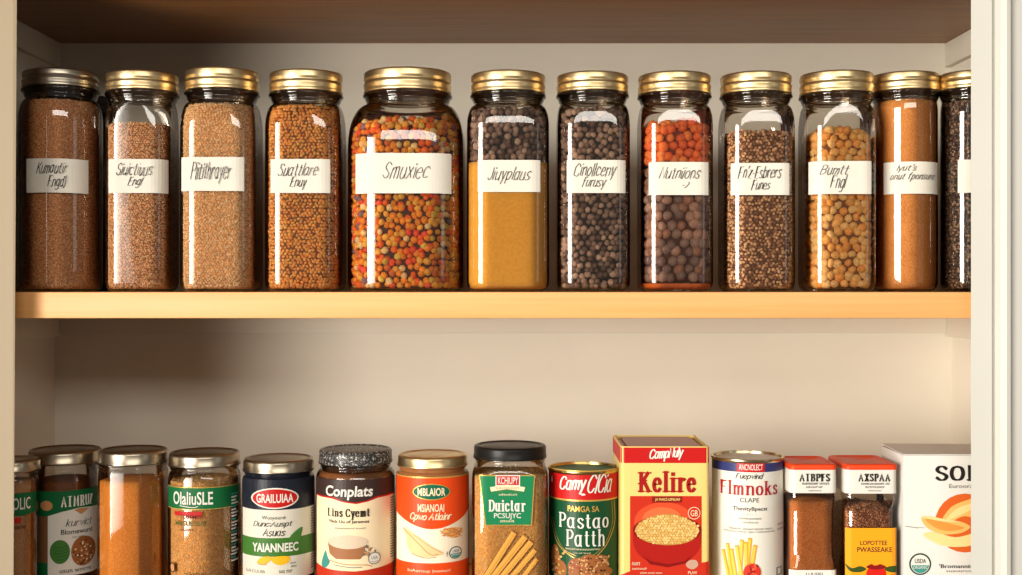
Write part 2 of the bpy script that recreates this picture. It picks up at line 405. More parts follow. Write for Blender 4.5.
class Deco:
    """printed shapes laid on a Surf; coordinates are measured on the item's front"""
    def __init__(s, surf): s.S = surf; s.items = []; s.mats = []
    def mi(s, m):
        if m not in s.mats: s.mats.append(m)
        return s.mats.index(m)
    def raw(s, v, f, mat, h): s.items.append((v, f, s.mi(mat), h)); return s
    def poly(s, pts, mat, h=1): 
        v = [(s.S.u(x), s.S.z(y)) for x, y in pts]; return s.raw(v, [tuple(range(len(v)))], mat, h)
    def blob(s, pts, mat, h=1):
        n = len(pts); q = smooth_pts([pts[-1]] + list(pts) + [pts[0], pts[1]], 5)
        return s.poly(q[5:5 + 5 * n], mat, h)
    def rect(s, x0, y0, x1, y1, mat, h=1): return s.poly([(x0, y0), (x1, y0), (x1, y1), (x0, y1)], mat, h)
    def ell(s, cx, cy, rx, ry, mat, h=1, rot=0, n=24, a0=0, a1=2 * PI):
        c, sn = math.cos(rot), math.sin(rot); p = []
        for i in range(n):
            t = a0 + (a1 - a0) * i / (n if abs(a1 - a0 - 2 * PI) < 1e-6 else n - 1); x, y = rx * math.cos(t), ry * math.sin(t)
            p.append((cx + x * c - y * sn, cy + x * sn + y * c))
        return s.poly(p, mat, h)
    def line(s, pts, w, mat, h=1, sm=True):
        q = smooth_pts(pts) if sm and len(pts) > 2 else pts
        v = [(s.S.u(x), s.S.z(y)) for x, y in q]
        rv, rf = ribbon(v, lambda dx, dy: w * 0.001); return s.raw(rv, rf, mat, h)
    def text(s, t, x0, y0, x1, y1, mat, h=2, font='b', w=0.7, bold=0.0, slant=0.0, rise=0.0):
        u0, u1, za, zb = s.S.u(x0), s.S.u(x1), s.S.z(y1), s.S.z(y0)
        if font == 'b':
            v, f = bfont(t, bold)
            xs = [p[0] for p in v]; ys = [p[1] for p in v]
            X0, X1, Y0, Y1 = min(xs), max(xs), min(ys), max(ys)
            fx = lambda p: ((p[0] - X0) / (X1 - X0) * (u1 - u0) + u0, (p[1] - Y0) / (Y1 - Y0) * (zb - za) + za)
            v = [fx(p) for p in v]
            v = [(a + (b - za) * slant, b + rise * 0.001 * (a - u0) / (u1 - u0)) for a, b in v]
            return s.raw(v, f, mat, h)
        st = strokes(t, {'h': 0.5, 'c': 0.3}.get(font, 0) + slant, False, {'h': 3.2, 'c': 1.5}.get(font, 0), {'h': 10, 's': 24, 'c': 9}.get(font, 9))
        if font == 's':
            tw = max(p[0] for q in st for p in q); st = strokes(t, slant, False, 0, 5, None, w * 0.001 * tw / (u1 - u0))
        xs = [p[0] for q in st for p in q]; ys = [p[1] for q in st for p in q]
        X0, X1, Y0, Y1 = min(xs), max(xs), min(ys), max(ys)
        V, F, H = [], [], []
        kx = (u1 - u0) / (X1 - X0); ky = (zb - za) / (Y1 - Y0); W = w * 0.001
        if font == 's': wf = lambda dx, dy: W * (0.38 + 0.62 * abs(dy))
        elif font == 'c': wf = lambda dx, dy: W * (0.55 + 0.45 * abs(dy))
        else: wf = lambda dx, dy: W * (0.75 + 0.4 * abs(dy))
        k_ = 0
        for q in st:
            p = [((a - X0) * kx + u0, (b - Y0) * ky + za + rise * 0.001 * (a - X0) / (X1 - X0)) for a, b in q]
            rv, rf = ribbon(p, wf); F += [tuple(i + len(V) for i in ff) for ff in rf]; V += rv; H += [h + 0.06 * (k_ := k_ + 1)] * len(rv)
            if font == 's':
                for e, e2 in ((0, 1), (-1, -2)):
                    dx, dy = p[e][0] - p[e2][0], p[e][1] - p[e2][1]
                    if abs(dy) > 0.8 * math.hypot(dx, dy) and len(p) < 6 and abs(p[0][1] - p[-1][1]) > 0.2 * (zb - za):
                        rv, rf = ribbon([(p[e][0] - W * 0.8, p[e][1]), (p[e][0] + W * 0.8, p[e][1])], lambda a, b: W * 0.36)
                        F += [tuple(i + len(V) for i in ff) for ff in rf]; V += rv; H += [h + 0.06 * (k_ := k_ + 1)] * len(rv)
        return s.raw(V, F, mat, H)
    def build(s, name, parent, lift=0.0003, step=0.0035):
        if name in ('lettering', 'printed_picture', 'handwriting') and len(s.items) > 1:
            bb = [(min(p[0] for p in it[0]) - .0022, max(p[0] for p in it[0]) + .0022, min(p[1] for p in it[0]) - .0022, max(p[1] for p in it[0]) + .0022) for it in s.items]
            g = list(range(len(bb)))
            def root(i):
                while g[i] != i: i = g[i]
                return i
            for i in range(len(bb)):
                for j in range(i):
                    if bb[i][0] < bb[j][1] and bb[j][0] < bb[i][1] and bb[i][2] < bb[j][3] and bb[j][2] < bb[i][3]: g[root(i)] = root(j)
            rs = [root(i) for i in range(len(bb))]
            if len(set(rs)) > 1:
                for r in dict.fromkeys(rs):
                    q = Deco(s.S)
                    for i, it in enumerate(s.items):
                        if rs[i] == r: q.raw(it[0], it[1], s.mats[it[2]], it[3])
                    o = q._make(name, parent, lift, step)
                return o
        return s._make(name, parent, lift, step)
    def _make(s, name, parent, lift, step):
        bm = bmesh.new(); lay = bm.verts.layers.float.new('h')
        for v, f, mi, h in s.items:
            vs = [bm.verts.new((a, b, 0)) for a, b in v]
            for i, q in enumerate(vs): q[lay] = h[i] if isinstance(h, list) else h
            for ff in f:
                if len(set(ff)) < 3: continue
                try: fc = bm.faces.new([vs[i] for i in ff]); fc.material_index = mi
                except ValueError: pass
        bmesh.ops.triangulate(bm, faces=[f for f in bm.faces if len(f.verts) > 4])
        fl = s.S.hw - s.S.r
        um = max((abs(v.co.x) for v in bm.verts), default=0)
        cuts = [t for t in ([fl + i * step for i in range(60)] + [-(fl + i * step) for i in range(60)]) if abs(t) < um + step]
        for c in cuts:
            bmesh.ops.bisect_plane(bm, geom=list(bm.verts) + list(bm.edges) + list(bm.faces), plane_co=(c, 0, 0), plane_no=(1, 0, 0), dist=1e-7)
        vs = list(bm.verts)
        if vs:
            P = s.S.map(np.array([v.co.x for v in vs]), np.array([v.co.y for v in vs]), np.array([v[lay] for v in vs]) * lift)
            for v, p in zip(vs, P): v.co = p
        for f in bm.faces:
            f.normal_update(); c = f.calc_center_median()
            if f.normal.x * c.x / s.S.hw + f.normal.y * c.y / s.S.hd < 0 and abs(f.normal.z) < 0.9: f.normal_flip()
            f.smooth = False
        me = bpy.data.meshes.new(name); bm.to_mesh(me); bm.free()
        return link(name, me, s.mats, parent)

# ------------------------------------------------------------------ palette
INK = M('ink', (28, 24, 22), 0.6); WHITE = M('print_white', (222, 218, 207), 0.5); PAPER = M('label_paper', (217, 211, 198), 0.75, mottle=0.03, mscale=90)
GREEN = M('print_green', (16, 98, 52), 0.45); RED = M('print_red', (186, 24, 22), 0.42); NAVY = M('print_navy', (30, 34, 44), 0.35)
BROWNBLK = M('print_dark_brown', (58, 42, 38), 0.4); CREAM = M('print_cream', (236, 216, 178), 0.5); ORANGE = M('print_orange', (226, 72, 20), 0.42)
YELLOW = M('print_yellow', (236, 206, 120), 0.45); GOLDP = M('print_gold', (206, 166, 84), 0.35, 0.4); GREY = M('print_grey', (110, 104, 98), 0.6)
TAN = M('print_tan', (196, 140, 88), 0.5); TEAL = M('print_teal', (60, 140, 130), 0.5); DKRED = M('print_dark_red', (128, 22, 18), 0.45)
GOLD = M('gold_metal', (222, 196, 148), 0.34, 1.0, mottle=0.06, mscale=30); SILVER = M('silver_metal', (176, 166, 150), 0.32, 1.0, mottle=0.05, mscale=40)
NICKEL = M('nickel_metal', (170, 158, 138), 0.3, 1.0, mottle=0.05, mscale=40); TINRIM = M('tin_metal', (205, 190, 155), 0.25, 1.0)
WALL = M('painted_wall', (224, 216, 200), 0.7, mottle=0.02, mscale=9, bump=0.05)
FRAME = M('painted_frame', (202, 200, 191), 0.45, mottle=0.015, mscale=12)
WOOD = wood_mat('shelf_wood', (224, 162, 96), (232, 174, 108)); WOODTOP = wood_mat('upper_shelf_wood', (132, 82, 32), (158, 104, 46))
NECK = glass_mat('neck_glass', (0.42, 0.36, 0.30), (0.10, 0.08, 0.06), 1.0); GLASS = glass_mat(); CLEAR = glass_mat('clear_plastic', (0.94, 0.92, 0.88), (0.5, 0.45, 0.38), 0.9)

# ------------------------------------------------------------------ setting
BACK = 0.30; XL, XR = PX(55, 0.30), PX(951, 0.30)
SHT = CZ - 0.0045; SHB = PZ(318.3, 0.0)      # the shelf under the glass jars
TOPZ = PZ(43.5, BACK)                        # underside of the board above
def struct(name, me, mat): return tag(link(name, me, mat), kind='structure')
struct('wall_back', box_me('wall_back', XL - 0.02, XR + 0.02, BACK, BACK + 0.015, -0.03, 0.72), WALL)
struct('wall_left', box_me('wall_left', XL - 0.02, XL, 0.0, BACK, -0.03, 0.72), WALL)
struct('wall_right', box_me('wall_right', XR, XR + 0.02, 0.0, BACK, -0.03, 0.72), WALL)
struct('floor', box_me('floor', XL, XR, 0.0, BACK, -0.025, 0.0, 0.001), WOOD)
tag(link('shelf', box_me('shelf', XL, XR, 0.0, BACK - 0.0, SHB, SHT, 0.0012), WOOD), 'pale wooden shelf board carrying the row of tall glass jars', 'shelf')
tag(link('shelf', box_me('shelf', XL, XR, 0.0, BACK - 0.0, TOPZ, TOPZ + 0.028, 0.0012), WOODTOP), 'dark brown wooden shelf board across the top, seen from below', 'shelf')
# battens under the boards
cl = 0.030
struct('trim_1', box_me('trim_1', XL, XL + 0.008, 0.01, BACK, SHB - cl, SHB, 0.001), WALL)
struct('trim_2', box_me('trim_2', XR - 0.008, XR, 0.01, BACK, SHB - cl, SHB, 0.001), WALL)
struct('trim_3', box_me('trim_3', XL + 0.008, XR - 0.008, BACK - 0.008, BACK, SHB - cl + 0.004, SHB, 0.001), WALL)
struct('trim_4', box_me('trim_4', XL, XL + 0.008, 0.01, BACK, TOPZ - cl, TOPZ, 0.001), WALL)
struct('trim_5', box_me('trim_5', XR - 0.008, XR, 0.01, BACK, TOPZ - cl, TOPZ, 0.001), WALL)
def stile(name, prof, side):
    """prof: (x, y) outline extruded along z; x may lean towards the bottom on the left"""
    v, f = [], []; n = len(prof)
    for z, lean in ((-0.03, -0.0042 if side < 0 else 0), (0.72, 0.0008 if side < 0 else 0)):
        v += [(x + (lean if k in (0, n - 1) else 0), y, z) for k, (x, y) in enumerate(prof)]
    for i in range(n): f.append((i, (i + 1) % n, (i + 1) % n + n, i + n))
    f.append(tuple(range(n - 1, -1, -1))); f.append(tuple(range(n, 2 * n)))
    me = pymesh(name, v, f, True); sharp(me, 30)
    return struct(name, me, FRAME if side > 0 else M('painted_frame_shaded', (168, 150, 124), 0.45, mottle=0.015, mscale=12))  # left stile: same frame, its shade put into a darker tan base colour
YF = -0.022
xl = PX(16.5, YF); xr = PX(971, YF)
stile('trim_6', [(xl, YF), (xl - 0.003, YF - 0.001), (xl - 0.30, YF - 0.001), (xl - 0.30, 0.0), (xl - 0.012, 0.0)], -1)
rp = [(xr + 0.012, 0.0), (xr, YF), (xr + 0.0205, YF), (xr + 0.0225, YF + 0.004), (xr + 0.025, YF + 0.0045), (xr + 0.028, YF - 0.003), (xr + 0.033, YF - 0.0055), (xr + 0.037, YF - 0.0045), (xr + 0.040, YF + 0.0005), (xr + 0.045, YF + 0.002), (xr + 0.30, YF + 0.002), (xr + 0.30, 0.0)]
stile('trim_7', rp[::-1], 1)

# ------------------------------------------------------------------ fitting items to where they stand
def fit(pl, pr, yfront, square, rfrac):
    """centre and half width of an upright item whose outline spans pl..pr when its front is at yfront"""
    hw = (pr - pl) / 2 * sc(yfront + 0.04); cx = PX((pl + pr) / 2, yfront + 0.04)
    for _ in range(40):
        r = hw * rfrac; pts = rr_ring(hw, hw, r, 14); cy = yfront + hw
        p = [proj(cx + x, cy + y) for x, y in pts]
        a, b = min(p), max(p)
        cx += ((pl + pr) - (a + b)) / 2 * sc(cy) * 0.8; hw *= 1 + 0.8 * ((pr - pl) / (b - a) - 1)
    return cx, yfront + hw, hw
def lid_prof_jar(R, H):
    return [(R - 3, 0.0), (R - 0.6, 0.0), (R + 0.3, 0.6), (R + 0.4, 2.0), (R - 0.1, 3.2), (R - 0.2, H * 0.22), (R + 0.35, H * 0.36), (R + 0.35, H * 0.44), (R - 0.9, H * 0.52), (R - 1.1, H * 0.57), (R - 0.1, H * 0.64), (R, H * 0.70), (R, H * 0.90), (R - 0.5, H - 0.9), (R - 1.6, H - 0.1), (R - 3, H), (R - 5, H - 0.6), (4, H - 0.6)]
def lid_prof_flat(R, H):
    return [(R - 3, 0.0), (R - 0.7, 0.0), (R, 0.5), (R + 0.2, 1.4), (R + 0.1, 2.4), (R - 0.4, 3.2), (R - 0.4, H - 3.0), (R - 0.6, H - 1.8), (R - 1.6, H - 0.5), (R - 3.0, H), (R - 4.2, H - 0.2), (R - 5.4, H - 1.2), (R - 9, H - 1.2), (R - 10, H - 0.9), (6, H - 0.9)]
def add_lid(parent, R, z, H, mat, kind='jar', off=(0, 0)):
    pr = (lid_prof_jar if kind == 'jar' else lid_prof_flat)(R * 1000, H * 1000)
    pr = [(r / 1000, zz / 1000) for r, zz in pr]
    me = lathe_me('lid', pr, 120 if kind == 'jar' else 96, ((11, 12), 0.0004) if kind == 'jar' else (((6,), 0.0003) if kind == 'rib' else None))
    o = link('lid', me, mat, parent, (off[0], off[1], z)); return o
def jar_rings(hw, r, zs, zn, rn, zt):
    """glass outline: base, straight body to zs, shoulder to the neck at zn, threads up to zt"""
    R = [(0.0005, hw - 0.0075, r - 0.004), (0.0008, hw - 0.0055, r - 0.003), (0.0022, hw - 0.0028, r - 0.0015), (0.0050, hw - 0.0010, r - 0.0005), (0.0095, hw, r), (zs, hw, r)]
    for i in range(1, 10):
        t = i / 9 * PI / 2; k = math.cos(t)
        h = rn + (hw - rn) * k; rr = r / hw * h + (1 - r / hw) * h * (1 - k)
        R.append((zs + (zn - zs) * math.sin(t), h, rr))
    d = (zt - zn)
    for f, o in ((0.15, 0), (0.28, 0.0012), (0.40, 0.0012), (0.5, -0.0004), (0.6, 0.0008), (0.66, 0.0028), (0.8, 0.0034), (0.92, 0.0022), (1.0, 0.0)):
        R.append((zn + d * f, rn + o, rn + o))
    return [(z, h, h, min(q, h)) for z, h, q in R]
def glass_me(rings, ringfn=None):
    v, f = loft('glass_body', rings, True, False, 12, ringfn); return pymesh('glass_body', v, f)
UPG = 'hand-labelled glass jars on the upper shelf'
def upper_jar(label, body, lid, lidy, shoulder, rfrac, lidmat, yfront=0.022, name='storage_jar'):
    cx, cy, hw = fit(body[0], body[1], yfront, True, rfrac); r = hw * rfrac
    root = empty(name, (cx, cy, SHT), label, 'jar', UPG)
    rl = (lid[1] - lid[0]) / 2 * sc(cy); yl = cy - rl
    zt = PZ(lidy[0], yl) - SHT; zb = PZ(lidy[1] - 4.0, yl) - SHT
    zn = PZ(lidy[1] + 8, yl) - SHT; zs = PZ(shoulder + 4, yfront) - SHT
    rings = jar_rings(hw, r, zs, zn, rl - 0.0032, zb + 0.002)
    link('glass_body', glass_me(rings), GLASS, root)
    q = rl; pr = [(q - 0.0028, zb - 0.0075), (q - 0.0020, zb - 0.0070), (q - 0.0012, zb - 0.0060), (q - 0.0016, zb - 0.0048), (q + 0.0002, zb - 0.0040), (q + 0.0012, zb - 0.0026), (q + 0.0008, zb - 0.0012), (q - 0.0010, zb - 0.0002)]
    v, f = loft('neck_ring', [(z, r_, r_, r_) for r_, z in pr], False, False, 14)
    link('neck_ring', pymesh('neck_ring', v, f), NECK, root)
    add_lid(root, rl, zb, zt - zb, lidmat)
    S = Surf(cx, cy, hw, hw, r, SHT)
    return root, S, rings
def jar_label(root, S, box, lines):
    d = Deco(S); d.rect(box[0], box[1], box[2], box[3], PAPER, 1)
    lab = d.build('paper_label', root, 0.0006)
    t = Deco(S)
    for (s, x0, y0, x1, y1) in lines: t.text(s, x0, y0, x1, y1, INK, 2.0, 'h', 0.56)
    t.build('handwriting', lab, 0.0006)
def stuff(name, me, mat, root, label, cat):
    o = link(name, me, mat); o.location = root.location; tag(o, label, cat, kind='stuff'); return o
GR = grain_mat()
def ztop(py, S): return PZ(py, S.yf) - SHT

# ------------------------------------------------------------------ upper row
# 1 round jar, fine pale brown grain
R, S, rg = upper_jar('round silver-lidded jar of fine tan grain, leftmost on the upper shelf', (18, 103), (28, 101), (67, 88), 112, 0.98, SILVER, 0.018)
jar_label(R, S, (27, 159, 88, 193), [('Kumautir', 37, 163, 67, 174), ('Engd)', 48, 176, 66, 190)])
stuff('grain', fill_grains('grain', rg, 0.0025, ztop(98, S), 0.0020, [(214, 160, 108), (204, 146, 94), (224, 176, 124), (176, 118, 72)], (120, 72, 36), 1, (0.6, 1.15), 0.05, mound=0.001, wts=[.4, .3, .2, .1]), GR, R, 'fine tan grain filling the silver-lidded round jar', 'grain')
# 2
R, S, rg = upper_jar('gold-lidded jar of tan grain standing between the round silver-lidded jar and the pale beige grain', (105, 179), (111, 181), (69, 92), 128, 0.55, GOLD, 0.024)
jar_label(R, S, (109, 159, 168, 193), [('Siuictiuus', 117, 163, 153, 176), ('Engl', 128, 177, 144, 188)])
stuff('grain', fill_grains('grain', rg, 0.0025, ztop(123, S), 0.0025, [(208, 158, 108), (188, 132, 84), (220, 176, 126), (150, 100, 60)], (92, 56, 28), 1, (0.65, 1.15), 0.05, mound=0.003, wts=[.4, .3, .2, .1]), GR, R, 'tan grain part-filling the second jar from the left', 'grain')
# 3
R, S, rg = upper_jar('gold-lidded jar filled with pale beige grain, white glare on its left side', (180, 263), (187, 259), (66, 91), 124, 0.5, GOLD, 0.018)
jar_label(R, S, (182, 157, 244, 191), [('Piitithrayer', 191, 162, 232, 184)])
stuff('grain', fill_grains('grain', rg, 0.0025, ztop(103, S), 0.0029, [(226, 184, 132), (212, 166, 112), (236, 200, 152), (196, 150, 100)], (128, 86, 48), 1, (0.7, 1.15), 0.05, mound=0.002, wts=[.4, .3, .2, .1]), GR, R, 'pale beige grain filling the third jar from the left', 'grain')
# 4
R, S, rg = upper_jar('gold-lidded jar filled with golden brown crumbly grain', (265, 346), (272, 344), (68, 93), 124, 0.52, GOLD, 0.022)
jar_label(R, S, (271, 159, 330, 193), [('Suattlare', 278, 163, 318, 176), ('Enuy', 290, 177, 307, 190)])
stuff('grain', fill_grains('grain', rg, 0.0025, ztop(105, S), 0.0038, [(222, 146, 46), (204, 122, 32), (232, 164, 66), (160, 92, 24)], (70, 38, 10), 1, (0.7, 1.2), 0.07, mound=0.002, jit=0.2, size=(0.5, 0.64), wts=[.4, .3, .2, .1]), GR, R, 'golden brown crumbly grain filling the jar left of the wide jar', 'grain')
# 5 wide jar
R, S, rg = upper_jar('wide gold-lidded jar full of mixed orange, yellow and red beans', (348, 465), (362, 449), (66, 92), 138, 0.62, GOLD, 0.016)
jar_label(R, S, (356, 154, 451, 194), [('Smuxiec', 383, 163, 430, 180)])
stuff('mixed_beans', fill_grains('mixed_beans', rg, 0.003, ztop(120, S), 0.0072, [(228, 138, 46), (234, 172, 70), (206, 92, 36), (188, 66, 44), (222, 190, 130), (96, 74, 82), (160, 134, 56), (150, 78, 40)], (58, 26, 12), 2, (0.82, 1.12), 0.035, mound=0.005, layers=3, size=(0.47, 0.6), wts=[.33, .22, .13, .06, .10, .05, .05, .06]), GR, R, 'mixed orange, yellow, red and purple beans filling the wide jar', 'beans')
# 6 two layers
R, S, rg = upper_jar('gold-lidded jar with dark peppercorns layered over smooth mustard-coloured paste', (467, 549), (472, 546), (69, 93), 120, 0.5, GOLD, 0.020)
jar_label(R, S, (478, 160, 540, 192), [('Jiuyplaus', 488, 167, 531, 184)])
zc = ztop(160, S)
stuff('mustard_paste', fill_solid('mustard_paste', rg, 0.0025, zc - 0.0012, mound=0.0002), powder_mat('paste', (212, 154, 58), (220, 164, 68), 300, 0.05), R, 'smooth mustard-coloured paste in the lower part of the two-layer jar', 'paste')
stuff('peppercorns', fill_grains('peppercorns', rg, zc, ztop(108, S), 0.0068, [(104, 84, 74), (84, 66, 58), (128, 104, 90), (66, 50, 44)], (20, 14, 12), 2, (0.9, 1.1), 0.04, mound=0.001), GR, R, 'dark peppercorns lying on the mustard-coloured paste', 'peppercorns')
# 7
R, S, rg = upper_jar('gold-lidded jar filled to the neck with dark peppercorns', (556, 630), (557, 628), (70, 93), 122, 0.5, GOLD, 0.022)
jar_label(R, S, (567, 160, 625, 193), [('Cinollceny', 574, 163, 616, 180), ('furusy', 582, 177, 606, 190)])
stuff('peppercorns', fill_grains('peppercorns', rg, 0.0025, ztop(108, S), 0.0066, [(108, 86, 74), (90, 70, 60), (134, 108, 92), (70, 52, 45)], (22, 16, 13), 2, (0.85, 1.12), 0.05, mound=0.001), GR, R, 'dark peppercorns filling the jar right of the two-layer jar', 'peppercorns')
# 8 nuggets over nuts
R, S, rg = upper_jar('gold-lidded jar with bright orange nuggets layered over large dark round nuts', (637, 713), (637, 709), (70, 94), 122, 0.5, GOLD, 0.022)
jar_label(R, S, (649, 162, 708, 195), [('Nutniions', 659, 167, 700, 179), ('-)', 682, 182, 689, 188)])
zc = ztop(166, S)
stuff('dark_nuts', fill_grains('dark_nuts', rg, 0.009, zc - 0.001, 0.0108, [(106, 82, 72), (88, 66, 60), (128, 96, 80), (112, 76, 58)], (60, 26, 12), 2, (0.92, 1.08), 0.025, mound=0.001, layers=3, jit=0.2, size=(0.48, 0.6)), GR, R, 'large dark round nuts under the orange nuggets', 'nuts')
stuff('orange_powder', fill_solid('orange_powder', rg, 0.0022, 0.0085, mound=0.0004), powder_mat('orange_powder', (176, 76, 22), (208, 102, 36), 700), R, 'orange powder settled at the bottom under the dark nuts', 'powder')
stuff('orange_nuggets', fill_grains('orange_nuggets', rg, zc + 0.0005, ztop(122, S), 0.0100, [(204, 104, 48), (190, 88, 40), (216, 124, 64), (172, 78, 40)], (90, 30, 10), 2, (0.88, 1.1), 0.03, mound=0.003, layers=3), GR, R, 'bright orange nuggets on top of the dark nuts', 'nuggets')
# 9
R, S, rg = upper_jar('gold-lidded jar two thirds full of mottled brown seeds', (718, 795), (718, 788), (70, 94), 124, 0.5, GOLD, 0.022)
jar_label(R, S, (731, 163, 789, 195), [("Fn'z-Esbrers", 738, 166, 781, 179), ('Funes', 751, 180, 770, 190)])
stuff('seeds', fill_grains('seeds', rg, 0.0025, ztop(131, S), 0.0038, [(180, 132, 92), (144, 100, 66), (206, 162, 116), (112, 72, 48)], (60, 36, 20), 1, (0.65, 1.15), 0.06, mound=0.003), GR, R, 'mottled brown seeds in the jar left of the chickpeas', 'seeds')
# 10
R, S, rg = upper_jar('gold-lidded jar of pale yellow chickpeas', (798, 876), (798, 870), (69, 94), 126, 0.5, GOLD, 0.018)
jar_label(R, S, (809, 161, 871, 194), [('Bumtt', 820, 165, 849, 175), ('Fngl', 830, 175, 847, 192)])
stuff('chickpeas', fill_grains('chickpeas', rg, 0.003, ztop(130, S), 0.0090, [(244, 186, 108), (238, 172, 90), (248, 200, 128), (228, 154, 74)], (96, 58, 24), 2, (0.78, 1.18), 0.075, mound=0.005, layers=3, jit=0.2, size=(0.5, 0.62)), GR, R, 'pale yellow chickpeas filling three quarters of their jar', 'chickpeas')
# 11 round powder jar
R, S, rg = upper_jar('slim round jar full of fine rusty orange powder', (872.5, 938), (871.5, 938), (70, 92), 106, 0.98, GOLD, 0.034)
jar_label(R, S, (884, 162, 937, 194), [("Iyut's", 897, 165, 916, 173), ('onut fponsune', 891, 173, 933, 182)])
stuff('spice_powder', fill_solid('spice_powder', rg, 0.0025, ztop(99, S)), powder_mat('rust_powder', (190, 122, 60), (216, 150, 84), 800), R, 'fine rusty orange powder filling the slim round jar', 'powder')
# 12
R, S, rg = upper_jar('jar of dark brown seeds half hidden by the white frame on the right', (940, 1003), (941, 1003), (69, 90), 112, 0.7, GOLD, 0.022)
jar_label(R, S, (958, 160, 992, 193), [('Enry', 974, 168, 990, 180)])
stuff('seeds', fill_grains('seeds', rg, 0.0025, ztop(100, S), 0.0034, [(86, 64, 50), (62, 46, 38), (124, 94, 70), (48, 34, 28)], (20, 13, 10), 1, (0.65, 1.15), 0.06, mound=0.001), GR, R, 'dark brown seeds in the half-hidden jar by the right frame', 'seeds')
# dark jar standing behind the first one
r0 = 0.040; x0, y0 = -0.498, 0.19
R = empty('storage_jar', (x0, y0, SHT), 'dark jar with a black lid hidden behind the round silver-lidded jar', 'jar')
v, f = loft('body', [(0.0, r0 - 0.004, r0 - 0.004, r0), (0.003, r0, r0, r0), (0.185, r0, r0, r0), (0.198, r0 - 0.006, r0 - 0.006, r0), (0.205, r0 - 0.007, r0 - 0.007, r0)])
link('glass_body', pymesh('glass_body', v, f), M('dark_glass', (30, 22, 18), 0.15), R)
add_lid(R, r0 + 0.001, 0.203, 0.020, M('black_lid', (26, 24, 22), 0.35))

# ------------------------------------------------------------------ lower row
def low_jar(name, label, cat, body, lid, lidy, shoulder, rfrac, lidmat, glass, yfront, lidkind='flat', hn=0.006, ringfn=None, group=None):
    cx, cy, hw = fit(body[0], body[1], yfront, True, rfrac); r = hw * rfrac
    root = empty(name, (cx, cy, 0), label, cat, group)
    rl = (lid[1] - lid[0]) / 2 * sc(cy); yl = cy - rl
    zt = PZ(lidy[0] + 7.2, yl); zb = PZ(lidy[1], yl); zs = PZ(shoulder, yfront); zn = zb - hn
    rings = jar_rings(hw, r, zs, max(zn, zs + 0.002), min(rl - 0.003, hw - 0.001), zb + 0.002)
    link('glass_body' if glass in (GLASS, CLEAR) else 'jar_body', glass_me(rings, ringfn), glass, root)
    add_lid(root, rl, zb, zt - zb, lidmat, lidkind)
    return root, Surf(cx, cy, hw, hw, r, 0), rings
def seal(d, cx, cy, r, h=3):
    d.ell(cx, cy, r, r, M('print_dark_green', (24, 60, 48), 0.5), h); d.ell(cx, cy, r * 0.86, r * 0.86, WHITE, h + 1)
    d.ell(cx, cy, r * 0.8, r * 0.8, TEAL, h + 2, 0, 16, 0.1, PI - 0.1)
    d.text('USDA', cx - r * 0.5, cy - r * 0.5, cx + r * 0.5, cy - r * 0.1, INK, h + 3); d.text('ORGANIC', cx - r * 0.66, cy + r * 0.12, cx + r * 0.66, cy + r * 0.42, WHITE, h + 3)
SPICE = powder_mat('spice_brown', (180, 118, 66), (216, 160, 104), 1000, 0.8)

# 1 partly behind the left frame
R, S, rg = low_jar('spice_jar', 'spice jar with green banner cut off by the left frame', 'jar', (-12, 38), (-12, 40), (455, 474), 484, 0.98, NICKEL, GLASS, 0.004)
stuff('spice_grains', fill_solid('spice_grains', rg, 0.0025, PZ(485, S.yf)), SPICE, R, 'brown ground spice inside the jar cut off by the left frame', 'spice')
d = Deco(S); d.poly([(-14, 492), (36, 494), (36, 514), (24, 516), (-14, 514)], GREEN, 1); d.rect(13, 518, 21, 523, RED, 1); lab = d.build('label_sticker', R)
d = Deco(S); d.text('NOLIC', 6, 498, 30, 510, WHITE, 2, bold=0.01); d.text('rusuc mu', 14, 526, 25, 529, INK, 2); d.build('lettering', lab)
# 2
R, S, rg = low_jar('spice_jar', 'silver-lidded spice jar with white and green label showing a leaf and a brown nut', 'jar', (33, 97.5), (27, 97), (446, 466), 487, 0.98, NICKEL, GLASS, 0.05)
stuff('spice_grains', fill_solid('spice_grains', rg, 0.0025, PZ(484, S.yf)), powder_mat('spice_dark', (96, 52, 28), (138, 84, 50), 900), R, 'dark brown spice showing above the white and green label', 'spice')
d = Deco(S); d.rect(36, 491, 97, 575, WHITE, 1)
d.poly([(34, 491), (97, 490), (97, 510), (80, 508), (62, 511), (46, 516), (34, 515)], GREEN, 2); d.rect(36, 514, 48, 562, M('side_panel_brown', (122, 84, 52), 0.5), 1.5); d.rect(34, 562, 48, 575, GREEN, 2)
lab = d.build('label_sticker', R)
d = Deco(S); d.ell(47, 505, 6, 5, TAN, 3); d.ell(60, 551, 10, 12, M('leaf_green', (66, 120, 48), 0.5), 2.2); 
for k in range(5): d.line([(52 + k, 545 + 3.4 * k), (60, 547 + 3 * k), (68, 545 + 3 * k)], 0.6, GREEN, 2.5)
d.ell(83, 552, 12, 15, M('nut_brown', (152, 92, 48), 0.5), 2.5)
for k in range(46):
    a = random.uniform(0, 2 * PI); q = math.sqrt(random.random()); d.ell(83 + 10.5 * q * math.cos(a), 552 + 13 * q * math.sin(a), 1.1, 0.8, random.choice([BROWNBLK, TAN, CREAM]), 2.8, random.uniform(0, 3), 7)
d.poly([(74, 510), (80, 508.5), (88, 510), (81, 515)], TAN, 2.4)
d.build('printed_picture', lab)
d = Deco(S); d.text('ATMRUZ', 62, 496, 91, 506, WHITE, 3, 's', 1.7); d.text('kurvict', 66, 519, 91, 526, INK, 2, 'c', 0.8); d.text('Blomewurst', 61, 529, 92, 534, INK, 2, bold=0.01); d.text('vio umu', 72, 536, 84, 538, INK, 2); d.text('usun wmrre', 60, 569, 90, 572, INK, 3); d.build('lettering', lab)
